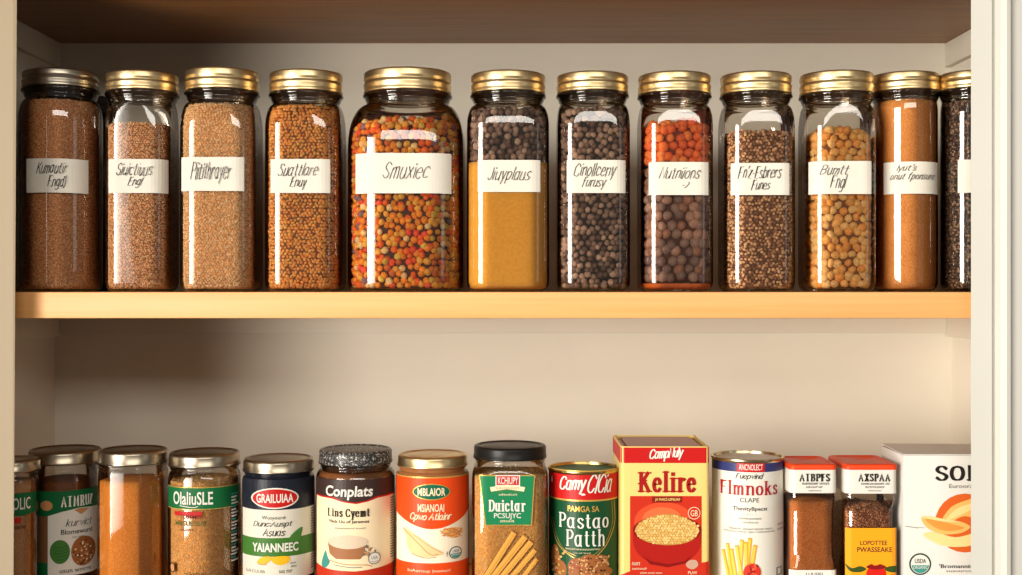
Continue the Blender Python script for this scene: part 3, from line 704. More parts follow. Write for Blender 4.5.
# 3 faceted jar
def octa(hw):
    c = hw * 0.46; e = hw * 0.09; base = [(-c, -hw), (c, -hw), (hw, -c), (hw, c), (c, hw), (-c, hw), (-hw, c), (-hw, -c)]
    out = []
    for i in range(8):
        p, q, o = base[i], base[(i + 1) % 8], base[i - 1]
        for (t, w) in ((o, 1.0), (o, 0.4), (q, 0.4), (q, 1.0)):
            L = math.hypot(t[0] - p[0], t[1] - p[1]); s = e * w / L; k = 0.12 * (1 - w) * e * 3
            x, y = p[0] + (t[0] - p[0]) * s, p[1] + (t[1] - p[1]) * s; m = 1 - k / hw * 0.4
            out.append((x * m, y * m))
    return out
R, S, rg = low_jar('spice_jar', 'silver-lidded faceted jar full of bright orange powder without any label', 'jar', (98, 168), (101, 168), (446, 467), 488, 0.75, NICKEL, GLASS, 0.024, ringfn=octa)
stuff('spice_powder', fill_solid('spice_powder', rg, 0.0025, PZ(484, S.yf), ringfn=octa), powder_mat('turmeric', (206, 126, 48), (226, 152, 70), 700, 0.3), R, 'bright orange powder filling the faceted jar', 'powder')
# 4
R, S, rg = low_jar('spice_jar', 'silver-lidded jar of light brown grain with green name band', 'jar', (168, 241), (170, 240), (449, 469), 484, 0.9, NICKEL, GLASS, 0.022)
stuff('grain', fill_grains('grain', rg, 0.003, PZ(484, S.yf), 0.0020, [(212, 164, 92), (198, 146, 76), (222, 178, 110)], (150, 104, 52), 1, (0.7, 1.15), 0.05, mound=0.001), GR, R, 'light brown grain inside the jar with the green name band', 'grain')
d = Deco(S); d.rect(168.6, 487, 239.5, 508.5, GREEN, 1); d.rect(168.6, 486.4, 239.5, 487.2, GOLDP, 1.2); d.rect(168.6, 508, 239.5, 508.8, GOLDP, 1.2); d.rect(175, 511, 202, 515, RED, 1); lab = d.build('label_sticker', R)
d = Deco(S)
d.text('OlaliuSLE', 174, 491, 213, 504, WHITE, 2, bold=0.015); d.line([(180, 505), (192, 506.5), (198, 505.6)], 0.7, WHITE, 2); d.text('TUMMER', 180, 514, 204, 518, DKRED, 2, bold=0.01); d.text("MUSUE SUP'", 176, 520, 207, 525, M('print_olive', (70, 90, 40), 0.5), 2, bold=0.01); d.text('susuarr', 180, 528, 194, 530, INK, 2)
d.text('OUOOUN', 184, 572, 206, 576, INK, 2); d.ell(173, 568, 2.5, 5, INK, 1.6); d.ell(173, 568, 1.8, 4, TAN, 2)
for k in range(22): d.rect(231, 495 + k * 3.2, 237.5 - (k % 3), 496.6 + k * 3.2, WHITE if k % 4 else TEAL, 2)
d.build('lettering', lab)
# 5
R, S, rg = low_jar('condiment_jar', 'jar with low pewter lid, navy top, red oval badge and green band', 'jar', (242, 315), (245, 315), (455, 475), 486, 0.98, NICKEL, M('dark_jar', (26, 28, 36), 0.2), 0.020, hn=0.004)
d = Deco(S); d.rect(243, 479, 314, 509, NAVY, 1); d.rect(243, 509, 314, 578, M('label_grey_white', (214, 208, 192), 0.5), 1); d.rect(243, 537, 314, 555.5, M('band_green', (62, 112, 42), 0.45), 1.6)
lab = d.build('label_sticker', R)
d = Deco(S); d.ell(275, 497.5, 23.5, 10.5, WHITE, 2); d.ell(275, 497.5, 22, 9.2, RED, 2.5); d.text('GRAILUIAA', 257, 493, 293, 502, WHITE, 3, bold=0.02); d.build('brand_badge', lab)
d = Deco(S); leaf = M('leaf_green', (66, 120, 48), 0.5)
d.blob([(289, 538), (294, 532), (302, 528), (301, 536), (299, 541), (292, 541)], leaf, 2)
d.blob([(257, 562), (262, 556), (271, 555.5), (270, 560), (264, 563)], M('mango_yellow', (232, 176, 32), 0.5), 2); d.blob([(272, 556), (288, 555.5), (289, 561), (282, 564), (274, 562)], M('mango_yellow', (232, 176, 32), 0.5), 2); d.poly([(257, 562), (264, 563), (268, 560), (266, 564), (260, 564)], TAN, 2.3)
for k in range(24): d.rect(310.5, 511 + k * 2.6, 313.6, 512.3 + k * 2.6, GREY, 1.8)
d.build('printed_picture', lab)
d = Deco(S); d.text('Wusyourd', 262, 515, 285, 519.5, INK, 2); d.text('Dunc:Auspt', 254, 520.5, 292, 527, INK, 2, 'c', 0.8); d.text('Asuas', 263, 528, 285, 535, INK, 2, 'c', 0.9); d.text('YAIANNEEC', 253, 542, 298, 551, WHITE, 2.4, bold=0.03)
d.text('ulow', 290, 561, 296, 563.5, INK, 2); d.text('nuu', 291, 565, 296, 567, INK, 2); d.text('LUI CUUIB', 247, 569, 265, 572, GREY, 2); d.text('suu nur', 279, 569, 292, 572, GREY, 2); d.build('lettering', lab)
# 6
R, S, rg = low_jar('spread_jar', 'jar with black and white speckled lid and cream label showing a brown bowl', 'jar', (316, 395), (319, 392), (446, 467), 484, 0.98, speckle_mat('speckled_lid', (30, 28, 28), (225, 220, 210), 480, 0.62), GLASS, 0.020)
stuff('spread', fill_solid('spread', rg, 0.0025, PZ(474, S.yf + 0.008)), M('nut_spread', (140, 88, 50), 0.5, mottle=0.1), R, 'brown spread showing under the speckled lid', 'spread')
d = Deco(S); d.rect(317, 480, 394, 580, CREAM, 1)
d.poly([(317, 481), (394, 481), (394, 497.5), (378, 498), (368, 501), (356, 503), (342, 501), (332, 498), (317, 497.5)], RED, 1.6); d.poly([(317, 479), (394, 479), (394, 496), (376, 496.5), (366, 500), (355, 501.5), (343, 500), (334, 496.5), (317, 496)], BROWNBLK, 2)
d.poly([(317, 566), (330, 569), (355, 570), (380, 568), (394, 566), (394, 580), (317, 580)], M('print_brick', (186, 50, 26), 0.45), 1.6)
lab = d.build('label_sticker', R)
d = Deco(S); d.poly([(328, 541), (367, 541), (365, 553), (360, 558), (336, 558), (330, 553)], M('bowl_brown', (158, 104, 66), 0.5), 2); d.ell(348, 541, 20, 6.8, M('dish_pink', (212, 190, 164), 0.5), 2.4)
for k in range(16):
    a = 2 * PI * k / 16; q = 5.5 * random.uniform(0.3, 1); d.ell(369 + q * math.cos(a), 551 + q * math.sin(a), 2, 1.5, random.choice([TAN, GREY, CREAM]), 2.6 + 0.02 * k, a, 9)
d.line([(330, 560), (345, 563), (365, 564), (372, 566)], 0.9, TAN, 2); d.line([(334, 564), (350, 566), (362, 566)], 0.7, GREY, 2)
d.ell(374, 558, 6.2, 6.2, GREY, 3); d.ell(374, 558, 5.3, 5.3, WHITE, 3.3); d.text('USA', 371, 556, 377, 559, GREY, 3.6); d.line([(371, 561), (374, 562), (377, 561)], 0.5, GREY, 3.6)
d.blob([(322, 566), (324, 556), (326, 551), (328, 557), (330, 562), (326, 568)], TEAL, 2)
for k in range(24): d.rect(390, 500 + k * 2.6, 393, 501.3 + k * 2.6, GREY, 1.8)
d.build('printed_picture', lab)
d = Deco(S); d.text('Conplats', 326, 485, 372, 499, WHITE, 3, bold=0.025, slant=0.08); d.text('Lins Cyemt', 329, 508, 369, 518, INK, 2, 's', 1.5); d.text('Ylick Uu of Jeremos', 329, 519, 369, 523, INK, 2, bold=0.02); d.text('suinunourrnl stuuns', 335, 526, 366, 528, GREY, 2); d.build('lettering', lab)
# 7
R, S, rg = low_jar('spice_jar', 'gold-lidded jar with bright orange and white label, left of the black-lidded jar', 'jar', (396, 469), (398, 468), (451, 470), 480, 0.98, GOLD, M('tan_jar', (150, 96, 56), 0.15), 0.020, hn=0.004)
d = Deco(S); d.rect(397, 477, 468, 580, M('label_warm_white', (240, 226, 200), 0.5), 1)
arc = [(397, 514)] + [(397 + 71 * t, 514 + 14 * math.sin(PI * t) ** 0.8) for t in [i / 16 for i in range(1, 16)]] + [(468, 512)]
d.poly([(397, 476), (468, 476)] + arc[::-1], ORANGE, 2); d.rect(397, 562, 468, 580, ORANGE, 2); d.rect(397, 476, 468, 477.4, GOLDP, 2.4)
lab = d.build('label_sticker', R)
d = Deco(S); d.ell(431.5, 491, 18.5, 8.2, GOLDP, 3); d.ell(431.5, 491, 17.6, 7.3, M('badge_green', (20, 96, 70), 0.45), 3.4); d.text('MBLAIOR', 418, 487, 445, 495, CREAM, 4, bold=0.02); d.build('brand_badge', lab)
d = Deco(S); PS = M('pale_pasta', (224, 196, 142), 0.5); d.blob([(404, 528), (418, 535), (432, 545), (444, 552), (436, 555), (416, 555), (408, 547), (407, 538)], PS, 2)
d.line([(404, 529), (418, 542), (430, 553), (438, 553)], 0.9, TAN, 2.5); d.line([(414, 534), (428, 544), (442, 552)], 0.5, TAN, 2.5); d.line([(412, 553), (424, 556.5), (436, 556)], 0.9, TAN, 2.5)
for k in range(18): d.line([(440 + random.uniform(0, 8), 528 + random.uniform(0, 9)), (452, 526 + random.uniform(0, 12)), (456 + random.uniform(0, 6), 530 + random.uniform(0, 8))], 1.2, random.choice([M('noodle_orange', (216, 130, 52), 0.5), TAN, M('noodle_light', (232, 166, 90), 0.5)]), 2.2 + k * 0.04)
seal(d, 455, 553, 6.2, 2.5); d.build('printed_picture', lab)
d = Deco(S); d.text('MSIANOAI', 418, 503, 444, 511, CREAM, 3, bold=0.02); d.text('Cpwo Atlainr', 411, 512, 451, 521, CREAM, 3, 'c', 1.2); d.text('SuAoroup Jnoouoi', 408, 568, 450, 572, CREAM, 3); d.text('f', 446, 551, 448, 556, INK, 3); d.build('lettering', lab)
# 8
R, S, rg = low_jar('pasta_jar', 'square black-lidded jar with green label, dry pasta strips at its bottom', 'jar', (472, 548), (473, 546), (442, 462), 482, 0.4, M('black_lid', (26, 24, 22), 0.35), GLASS, 0.016, 'rib')
stuff('grain', fill_grains('grain', rg, 0.003, PZ(478, S.yf), 0.0019, [(212, 164, 86), (200, 146, 70), (222, 178, 104)], (150, 104, 48), 1, (0.7, 1.15), 0.05, mound=0.001), GR, R, 'light brown grain inside the square black-lidded jar', 'grain')
d = Deco(S); d.poly([(479, 475), (535, 475), (532, 525.5), (485, 525.5)], GOLDP, 1); d.poly([(480, 476), (534, 476), (531, 524.7), (486, 524.7)], M('label_green', (20, 120, 74), 0.45), 1.6); lab = d.build('label_sticker', R)
d = Deco(S); d.rect(495.5, 475, 520, 487, WHITE, 2.2); d.rect(496.5, 476, 519, 485, RED, 2.6); d.text('KCHIUPY', 498, 477, 518, 484, WHITE, 3, bold=0.01); d.poly([(490, 487), (507, 484.5), (525, 487), (524, 491.5), (507, 489), (491, 491.5)], CREAM, 2.8); d.text('sauvuun', 496, 487, 519, 489, TAN, 3.2); d.line([(496, 492.5), (508, 490.5), (519, 492.5)], 1.0, M('leaf_green', (66, 120, 48), 0.5), 2.6); d.text('ulsutun', 499, 493, 517, 495.4, CREAM, 2.6); d.build('brand_badge', lab)
d = Deco(S); d.text('Duictar', 490, 500, 525, 511, WHITE, 3, 's', 1.9); d.text('PCSUJYC', 494, 513, 521, 519.5, WHITE, 3, bold=0.01); d.text('osuus', 500, 520, 514, 522, CREAM, 3); d.build('lettering', lab)
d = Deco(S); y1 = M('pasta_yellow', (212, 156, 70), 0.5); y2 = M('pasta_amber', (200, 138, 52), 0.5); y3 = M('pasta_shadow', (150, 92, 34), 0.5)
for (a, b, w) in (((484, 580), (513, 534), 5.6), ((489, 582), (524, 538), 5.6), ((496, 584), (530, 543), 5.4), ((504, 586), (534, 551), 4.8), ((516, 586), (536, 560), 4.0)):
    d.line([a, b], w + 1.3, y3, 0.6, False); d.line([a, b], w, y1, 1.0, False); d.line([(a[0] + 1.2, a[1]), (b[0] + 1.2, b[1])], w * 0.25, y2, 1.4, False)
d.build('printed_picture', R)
# cans
def can(label, body, top, rimmat, bodymat, yfront, ribs=False):
    cx, cy, hw = fit(body[0], body[1], yfront, True, 0.98)
    root = empty('food_can', (cx, cy, 0), label, 'can'); zt = PZ(top, cy + hw)
    pr = [(hw - 0.002, 0.0), (hw - 0.0006, 0.0), (hw, 0.001), (hw, 0.0025), (hw - 0.0012, 0.004), (hw - 0.0012, zt - 0.0045), (hw - 0.0012, zt - 0.003)]
    link('can_body', lathe_me('can_body', pr, 80), bodymat, root)
    rp = [(hw - 0.005, zt - 0.0045), (hw - 0.0012, zt - 0.0042), (hw - 0.0002, zt - 0.0034), (hw + 0.0003, zt - 0.002), (hw + 0.0002, zt - 0.0006), (hw - 0.0008, zt), (hw - 0.0022, zt - 0.0004), (hw - 0.0028, zt - 0.0034), (hw - 0.006, zt - 0.0042), (hw - 0.010, zt - 0.0036), (hw - 0.013, zt - 0.0044), (0.006, zt - 0.0044)]
    link('can_lid', lathe_me('can_lid', rp, 80), rimmat, root)
    return root, Surf(cx, cy, hw - 0.0012, hw - 0.0012, hw, 0)
R, S = can('green and red food can with white script and a gold rim', (548, 620), 461, M('gold_rim', (196, 168, 106), 0.25, 1.0), GREEN, 0.020)
d = Deco(S); d.rect(547.5, 472, 619.5, 580, M('can_green', (22, 74, 44), 0.35), 1); d.rect(549, 470.6, 619, 500, RED, 1.6); d.rect(549, 469.8, 619, 471.2, GOLDP, 2); d.rect(549, 499, 619, 500.6, GOLDP, 2)
lab = d.build('can_wrapper', R)
d = Deco(S)
for off, w in ((0, 1.0), (2.2, 0.5)):
    d.line([(613.5 - off, 502), (614 - off, 525), (606 - off, 545), (594 - off, 557 - off)], w, GOLDP, 2); d.line([(551 + off, 520), (556 + off, 540), (563 + off, 550), (574 + off, 557 - off)], w, GOLDP, 2)
nb = M('nut_brown', (152, 92, 48), 0.5); lb = M('nut_light', (206, 160, 108), 0.5)
for (x, y, rx, ry) in ((577, 566, 9, 9), (590, 562, 12, 9), (600, 562, 8, 8), (590, 572, 22, 8), (556, 560, 4, 14), (561, 570, 6, 9)): d.ell(x, y, rx, ry, nb, 2.2)
for k in range(120):
    x = random.uniform(570, 608); y = random.uniform(556, 578)
    d.ell(x, y, random.uniform(0.8, 1.6), random.uniform(0.6, 1.1), random.choice([lb, lb, TAN, M('nut_red', (150, 66, 40), 0.5), BROWNBLK]), 2.5 + k * 0.004, random.uniform(0, 3), 7)
for k in range(16): d.ell(random.uniform(553, 566), random.uniform(550, 577), 1.6, 1.2, random.choice([TAN, lb, GOLDP]), 2.6, random.uniform(0, 3), 7)
d.build('printed_picture', lab)
d = Deco(S); d.text('Camy', 561, 477, 586, 494, WHITE, 3, 'c', 2.0, rise=1.5); d.text('ClCia', 588, 474, 611, 492, WHITE, 3, 'c', 1.7, slant=0.15); d.ell(583, 493.5, 2.5, 1, WHITE, 3); d.text('i', 552, 478, 553.5, 484, WHITE, 3)
d.text('PAMGA SA', 568, 505, 599, 511, GOLDP, 3, bold=0.02); d.text('Pastao', 561, 513, 607, 527, WHITE, 3, 's', 2.1); d.text('Patth', 568, 529, 603, 545, WHITE, 3, 's', 1.9); d.text('suusmosuuuuuruu', 566, 547.5, 599, 549, CREAM, 3); d.text('uru ow loruur', 574, 551, 591, 552.4, CREAM, 3); d.build('lettering', lab)
R, S = can('white food can with navy band, red lettering and picture of fries', (711, 784.5), 450, TINRIM, WHITE, 0.018)
d = Deco(S); d.rect(711, 461, 784, 580, M('can_white', (220, 215, 203), 0.5), 1); d.rect(711, 459.5, 784, 471.5, M('band_blue', (48, 54, 104), 0.4), 1.6); lab = d.build('can_wrapper', R)
d = Deco(S); d.rect(737, 461.5, 764.5, 471.3, RED, 2.4); d.text('ANCNOLECT', 739, 463.5, 762.5, 469.5, WHITE, 3, bold=0.01); d.build('brand_badge', lab)
d = Deco(S); d.text('Fuepvind', 736, 473, 763, 479.5, INK, 2, 'c', 0.8); d.text('Flmnoks', 722, 481, 776, 494, M('print_crimson', (166, 24, 34), 0.45), 2, 's', 2.2); d.text('CLAPE', 740, 497, 759, 501.5, INK, 2); d.text('ThevityBpecst', 733, 506, 767, 511, INK, 2, bold=0.01); d.text('- i i : -', 744, 512.5, 756, 514.5, GREY, 2); d.text('luonsuuunuse', 739, 516, 761, 518.6, GREY, 2); d.text('usuluuus', 743, 520, 758, 522.4, GREY, 2)
d.text('rusuurur susuurustuur nusrs', 728, 527, 772, 529, GREY, 2); d.text('uususuurrusus rgsu rususuuurstt', 724, 530, 774, 532.4, GREY, 2); d.rect(776, 568, 781, 576, GREY, 2); d.rect(777, 569, 780, 575, WHITE, 2.3); d.text('suu', 777, 524, 782, 526, GREY, 2); d.text('uun', 777, 529, 782, 531, GREY, 2); d.build('lettering', lab)
d = Deco(S); fy = M('fries_yellow', (238, 190, 72), 0.5); fo = M('fries_amber', (222, 150, 44), 0.5)
for k, (a, b) in enumerate((((730, 582), (724, 552)), ((733, 582), (728, 545)), ((737, 582), (732, 550)), ((740, 582), (742, 540)), ((743, 582), (737, 546)), ((746, 582), (750, 538)), ((749, 582), (755, 545)), ((747, 582), (746, 542)))):
    d.line([a, b], 4.2, fo, 2 + 0.12 * k, False); d.line([(a[0] - 0.6, a[1]), (b[0] - 0.6, b[1] + 1)], 2.6, fy, 2.05 + 0.12 * k, False)
d.ell(752, 571, 8.5, 9, M('tomato_red', (200, 50, 34), 0.45), 4)
for k in range(14): d.ell(752 + random.uniform(-6, 6), 571 + random.uniform(-7, 6), 1.6, 1.0, random.choice([DKRED, M('tomato_light', (228, 96, 66), 0.4)]), 4.3, random.uniform(0, 3), 7)
d.build('printed_picture', lab)

# Kelire tin
yf = 0.020; x0, x1 = PX(620.5, yf), PX(709.5, yf); dp = 0.095; hw = (x1 - x0) / 2; zt = PZ(446.5, yf)
R = empty('cereal_tin', ((x0 + x1) / 2, yf + dp / 2, 0), 'tall red and yellow tin with a picture of a heaped bowl', 'tin')
rr = 0.004
v, f = loft('tin', [(0, hw - 0.001, dp / 2 - 0.001, rr), (0.001, hw, dp / 2, rr), (zt - 0.001, hw, dp / 2, rr), (zt, hw - 0.0005, dp / 2 - 0.0005, rr), (zt, hw - 0.0022, dp / 2 - 0.0022, rr - 0.001), (zt - 0.0035, hw - 0.0024, dp / 2 - 0.0024, rr - 0.001)], True, True, 6)
me = pymesh('tin_body', v, f); sharp(me, 40); link('tin_body', me, M('tin_yellow', (226, 196, 116), 0.35), R)
v, f = loft('tin', [(zt - 0.0034, hw - 0.0026, dp / 2 - 0.0026, rr - 0.001), (zt - 0.003, hw - 0.007, dp / 2 - 0.007, rr - 0.001), (zt - 0.0008, hw - 0.008, dp / 2 - 0.008, rr - 0.001)], False, True, 6)
me = pymesh('tin_lid', v, f); sharp(me, 30); link('tin_lid', me, M('tin_lid_red', (150, 62, 50), 0.3, 0.3), R)
S = Surf((x0 + x1) / 2, yf + dp / 2, hw, dp / 2, rr, 0)
d = Deco(S); P = rr_len(hw, dp / 2, rr)
zz = [S.z(447.5), S.z(463)]
d.raw([(-P / 2 + 1e-4, zz[0]), (P / 2 - 1e-4, zz[0]), (P / 2 - 1e-4, zz[1]), (-P / 2 + 1e-4, zz[1])], [(0, 1, 2, 3)], RED, 1)
d.rect(630, 496, 701.5, 580, M('panel_red_orange', (190, 44, 24), 0.42), 1.4); d.poly([(620.8, 575), (640, 567), (655, 571), (680, 566), (709, 561), (709, 582), (620.8, 582)], M('panel_red_orange', (190, 44, 24), 0.42), 1.5)
d.ell(664, 522, 30, 20, M('panel_glow', (208, 74, 40), 0.42), 1.7); d.ell(662, 520, 20, 13, M('panel_glow_light', (220, 104, 60), 0.42), 1.9)
lab = d.build('printed_front', R)
d = Deco(S); d.text('CampNuly', 650, 449.5, 683, 462, WHITE, 2, 'c', 1.5, rise=2.5); d.text('Kelire', 641, 472, 694, 491.5, M('print_deep_red', (158, 20, 22), 0.42), 2, 's', 3.8); d.rect(652, 496.5, 682, 502.5, DKRED, 2.2); d.text('JA MAICS LEPSILIAF', 655, 498, 680, 501.3, YELLOW, 3, bold=0.01)
d.text('suurs', 632, 562, 640, 565, CREAM, 3); d.text('susrscnulr', 632, 567, 647, 569.5, CREAM, 3); d.text('sulum uruulr mune', 640, 571.5, 662, 573.5, CREAM, 3); d.text('PUW', 688, 571, 697, 574, CREAM, 3); d.build('lettering', lab)
d = Deco(S); bw = M('bowl_red', (164, 28, 22), 0.35); bd = M('bowl_dark', (126, 18, 16), 0.35)
bowl = [(633, 530)] + [(667 + 34.5 * math.cos(PI - t), 532 + 33 * math.sin(t) ** 0.7) for t in [i / 20 * PI for i in range(1, 20)]] + [(701, 530)]
d.poly(bowl, bw, 3); d.poly([(643, 556), (651, 561), (668, 564), (684, 561), (692, 555), (686, 563), (668, 567), (650, 564)], bd, 3.3)
d.ell(667, 530, 34.2, 15, bd, 3.5)
oat = [M('oat_light', (222, 188, 118), 0.55), M('oat_mid', (206, 164, 88), 0.55), M('oat_gold', (180, 130, 58), 0.55)]
d.blob([(635, 531), (640, 522), (650, 517), (662, 514), (674, 514), (686, 518), (694, 523), (699, 531), (690, 541), (668, 545), (645, 541)], oat[2], 3.8)
for iy in range(12):
    for ix in range(24):
        x = 636 + ix * 2.7 + (iy % 2) * 1.35 + random.uniform(-.4, .4); y = 516 + iy * 2.4 + random.uniform(-.4, .4)
        if ((x - 667) / 32) ** 2 + ((y - 529.5) / 14.5) ** 2 < 1: d.ell(x, y, 1.45, 1.15, random.choice(oat[:2]), 4.2, random.uniform(0, 3), 8)
d.ell(694, 513, 6.2, 6.2, CREAM, 3); d.ell(694, 513, 5.6, 5.6, M('panel_red_orange', (190, 44, 24), 0.42), 3.3); d.text('GB', 690.5, 510, 697.5, 516, CREAM, 3.6)
d.blob([(686, 563), (690, 560), (696, 560), (698, 565), (693, 569), (687, 567)], M('badge_grey', (190, 150, 130), 0.5), 3.4)
d.build('printed_picture', lab)

# two rectangular spice shakers with red lids
def shaker(label, xf0, xf1, ytop, yband0, yband1, yf, dp):
    x0, x1 = PX(xf0, yf), PX(xf1, yf); hw = (x1 - x0) / 2; hd = dp / 2; cx = (x0 + x1) / 2; cy = yf + hd
    root = empty('spice_shaker', (cx, cy, 0), label, 'spice shaker', 'red-lidded spice shakers')
    zl1 = PZ(ytop, yf); zl0 = PZ(yband0, yf); zb0 = PZ(yband1, yf); r = 0.006
    v, f = loft('lid', [(zl0, hw - 0.001, hd - 0.001, r), (zl0 + 0.0003, hw, hd, r), (zl1 - 0.002, hw, hd, r), (zl1 - 0.0006, hw - 0.0007, hd - 0.0007, r), (zl1, hw - 0.0024, hd - 0.0024, r), (zl1, hw - 0.006, hd - 0.006, r * 0.7), (zl1 - 0.0007, hw - 0.0068, hd - 0.0068, r * 0.6)], True, True, 6)
    me = pymesh('lid', v, f); sharp(me, 50); link('lid', me, M('lid_red', (220, 66, 24), 0.4), root)
    v, f = loft('collar', [(zb0, hw - 0.0012, hd - 0.0012, r), (zb0 + 0.0004, hw - 0.0006, hd - 0.0006, r), (zl0, hw - 0.0006, hd - 0.0006, r)], True, True, 6)
    me = pymesh('collar', v, f); sharp(me, 50); link('collar', me, M('collar_white', (216, 212, 202), 0.5), root)
    # clear body: narrow under the collar, angled faces, straight below
    rings = [(0.0005, hw - 0.004, hd - 0.004, 0.004), (0.003, hw - 0.001, hd - 0.001, 0.006), (0.045, hw - 0.001, hd - 0.001, 0.007), (PZ(568, yf), hw - 0.001, hd - 0.001, 0.007), (PZ(556, yf), hw - 0.0018, hd - 0.0042, 0.010), (PZ(512, yf), hw - 0.0018, hd - 0.0042, 0.010), (PZ(498, yf), hw - 0.001, hd - 0.001, 0.008), (zb0, hw - 0.0014, hd - 0.0014, 0.007)]
    v, f = loft('clear_body', rings, True, True, 6); me = pymesh('clear_body', v, f); sharp(me, 14); link('clear_body', me, CLEAR, root)
    return root, Surf(cx, cy, hw - 0.0006, hd - 0.0006, r, 0), rings
R, S, rg = shaker('red-lidded spice shaker of plain rusty powder, beside the white can', 789.5, 838, 464.3, 470, 493.5, 0.020, 0.064)
stuff('spice_powder', fill_solid('spice_powder', rg, 0.003, PZ(503, S.yf), 0.0012), powder_mat('shaker_powder', (176, 98, 42), (206, 130, 68), 800), R, 'rusty brown powder inside the shaker beside the white can', 'powder')
d = Deco(S); d.text('ATBPFS', 800, 474, 829, 481, INK, 2, 's', 1.6); d.text('suunauuser uunurs', 802, 482.5, 829, 484.6, INK, 2); d.text('usuurur', 806, 486, 823, 488, GREY, 2); d.text('ususuuusus', 808, 490, 821, 491.2, GREY, 2); d.build('lettering', R)
d = Deco(S); d.rect(789, 570, 838, 592, WHITE, 1); lab = d.build('label_sticker', R)
d = Deco(S); d.text('LUUSIEL', 806, 572.5, 824, 576, INK, 2); d.build('lettering', lab)
R, S, rg = shaker('red-lidded spice shaker with yellow label, beside the white box', 845, 898.5, 464.3, 470, 494, 0.020, 0.070)
stuff('spice_granules', fill_grains('spice_granules', rg, 0.004, PZ(511, S.yf), 0.0021, [(164, 104, 66), (140, 84, 50), (184, 124, 82), (116, 66, 40)], (70, 36, 18), 1, (0.7, 1.15), 0.05, inset=0.0015, mound=0.002), GR, R, 'brown granules showing above the yellow label of the shaker', 'spice')
d = Deco(S); d.text('AXSPAA', 859, 474, 889, 481, INK, 2, 's', 1.6); d.text('suutcusuauum uu', 861, 482.5, 889, 484.6, INK, 2); d.text('susmuuus', 865, 486, 884, 488, GREY, 2); d.text('ususuuuu', 868, 490, 881, 491.2, GREY, 2); d.build('lettering', R)
d = Deco(S); d.rect(845.3, 528, 898.2, 592, M('label_amber', (242, 158, 26), 0.45), 1); lab = d.build('label_sticker', R)
d = Deco(S); d.text('LOPOTTEE', 860, 540.5, 887, 545, BROWNBLK, 2, bold=0.01); d.text('PWASSEAKE', 857, 547, 892, 552, BROWNBLK, 2, bold=0.01); d.build('lettering', lab)
d = Deco(S); gl_ = M('leaf_dark', (52, 74, 26), 0.5)
d.blob([(845.5, 564), (852, 568), (860, 566), (866, 569), (860, 572), (850, 571)], gl_, 2); d.blob([(884, 569), (890, 566), (898, 567), (898, 572), (890, 572)], gl_, 2)
d.ell(876, 574, 10, 9, M('chilli_red', (206, 34, 24), 0.4), 2.4); d.blob([(866, 567), (871, 564), (875, 566), (880, 564), (886, 567), (880, 569), (872, 569)], DKRED, 2.7)
d.ell(892, 579, 6, 5, M('chilli_orange', (228, 110, 40), 0.4), 2.2); d.build('printed_picture', lab)
# white box at the right
yf = 0.022; x0 = PX(903.5, yf); x1 = XR - 0.005; dp = 0.073; zt = PZ(455.3, yf)
R = empty('food_box', ((x0 + x1) / 2, yf + dp / 2, 0), 'white cardboard box with black lettering and orange fruit slices, beside the right frame', 'box')
hw = (x1 - x0) / 2; hd = dp / 2
CARD = M('white_card', (212, 209, 202), 0.55, mottle=0.015, mscale=40)
me = box_me('carton', -hw, hw, -hd, hd, 0, zt, 0.0008); link('carton', me, CARD, R)
v = [(-hw + 0.0004, -hd + 0.0015, zt + 0.0002), (hw, -hd + 0.0015, zt + 0.0002), (hw, hd - 0.001, zt + 0.0012), (-hw - 0.0006, hd - 0.001, zt + 0.0022), (-hw + 0.0004, -hd + 0.0015, zt + 0.0008), (hw, -hd + 0.0015, zt + 0.0008), (hw, hd - 0.001, zt + 0.0018), (-hw - 0.0006, hd - 0.001, zt + 0.0028)]
link('top_flap', pymesh('top_flap', v, [(3, 2, 1, 0), (4, 5, 6, 7), (0, 1, 5, 4), (1, 2, 6, 5), (2, 3, 7, 6), (3, 0, 4, 7)], False), CARD, R)
S = Surf((x0 + x1) / 2, yf + dp / 2, hw, hd, 0.0008, 0)
d = Deco(S); d.text('SOFE', 936.5, 466.5, 996, 480, INK, 2, 's', 4.0); d.text('Euroorars', 949, 484, 978, 488, GREY, 2); d.text("'Bromanntronsus", 939, 564, 990, 568, INK, 2, bold=0.01); d.text('susuurusutsuus', 946, 570, 990, 572, GREY, 2); d.line([(905, 526), (918, 528)], 0.6, GREY, 1, False); d.line([(918, 527.4), (924, 527.8)], 0.4, GREY, 1, False); seal(d, 920, 564, 11, 1.5); d.build('lettering', R)
d = Deco(S); d.ell(965, 523, 30, 29.5, M('disc_orange', (206, 92, 32), 0.5), 1)
f1 = M('fruit_peach', (232, 176, 98), 0.5); f2 = M('fruit_light', (242, 204, 138), 0.5); f3 = M('fruit_amber', (214, 142, 62), 0.5)
d.blob([(941, 522), (950, 508), (964, 501), (985, 497), (985, 520), (965, 516), (950, 522)], f1, 1.6); d.blob([(946, 520), (956, 509), (972, 503), (985, 501), (970, 510), (956, 517)], f2, 1.9)
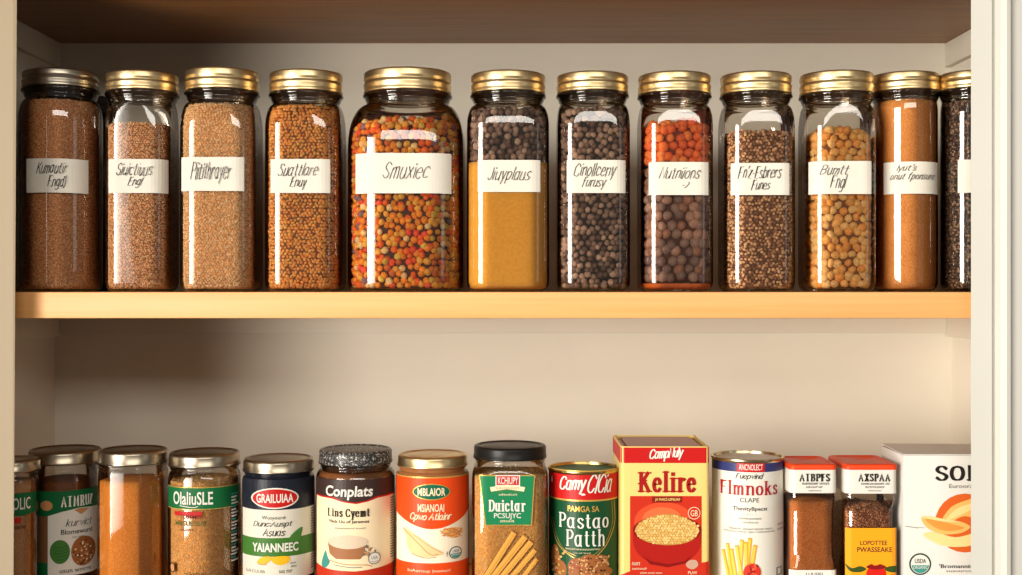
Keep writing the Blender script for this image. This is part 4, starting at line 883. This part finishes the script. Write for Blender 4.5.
d.blob([(923, 534), (935, 532), (955, 537), (975, 532), (985, 525), (985, 538), (968, 546), (945, 546), (930, 540)], f2, 2.2)
d.blob([(921.5, 517), (928, 516), (945, 519), (962, 522), (970, 527), (960, 533), (942, 534), (929, 529), (923, 523)], f1, 2.6); d.blob([(925, 519), (940, 521), (956, 525), (964, 528), (950, 531), (936, 528)], f3, 2.9); d.blob([(921.5, 517), (928, 516), (945, 519), (960, 521.6), (945, 521.4), (930, 519)], f2, 3.1)
d.build('printed_picture', R)

# ------------------------------------------------------------------ light
def area(name, loc, target, sx, sy, power, col):
    l = bpy.data.lights.new(name, 'AREA'); l.shape = 'RECTANGLE'; l.size = sx; l.size_y = sy; l.energy = power; l.color = col
    o = bpy.data.objects.new(name, l); COL.objects.link(o); o.location = loc
    dv = Vector(target) - Vector(loc); o.rotation_euler = dv.to_track_quat('-Z', 'Y').to_euler()
    return o
k = area('key_light', (-1.7, -2.2, CZ - 0.05), (0.6, 0.0, CZ - 0.03), 1.3, 1.8, 24, (1.0, 0.935, 0.84)); k.data.spread = math.radians(64)
area('fill_light', (2.0, -1.5, CZ + 0.05), (0.15, 0.1, CZ), 0.5, 1.2, 1.6, (1.0, 0.98, 0.94))
area('front_fill', (0.5, -2.9, CZ + 1.0), (0.15, 0.1, CZ), 2.4, 0.5, 33, (1.0, 0.945, 0.86))  # unseen fill added high in front to brighten the jars and their contents
w = bpy.data.worlds.new('World'); bpy.context.scene.world = w; w.use_nodes = True
bg = w.node_tree.nodes['Background']; bg.inputs[0].default_value = (1.0, 0.90, 0.78, 1); bg.inputs[1].default_value = 0.14

cam = bpy.data.cameras.new('Camera'); co = bpy.data.objects.new('Camera', cam); COL.objects.link(co)
co.location = (0, -CD, CZ); co.rotation_euler = (PI / 2, 0, 0); cam.sensor_width = 36; cam.lens = 36 * CD / 1.022; cam.clip_start = 0.05
bpy.context.scene.camera = co
vs = bpy.context.scene.view_settings
vs.view_transform = 'Standard'; vs.look = 'None'; vs.exposure = 0.0; vs.gamma = 1.0
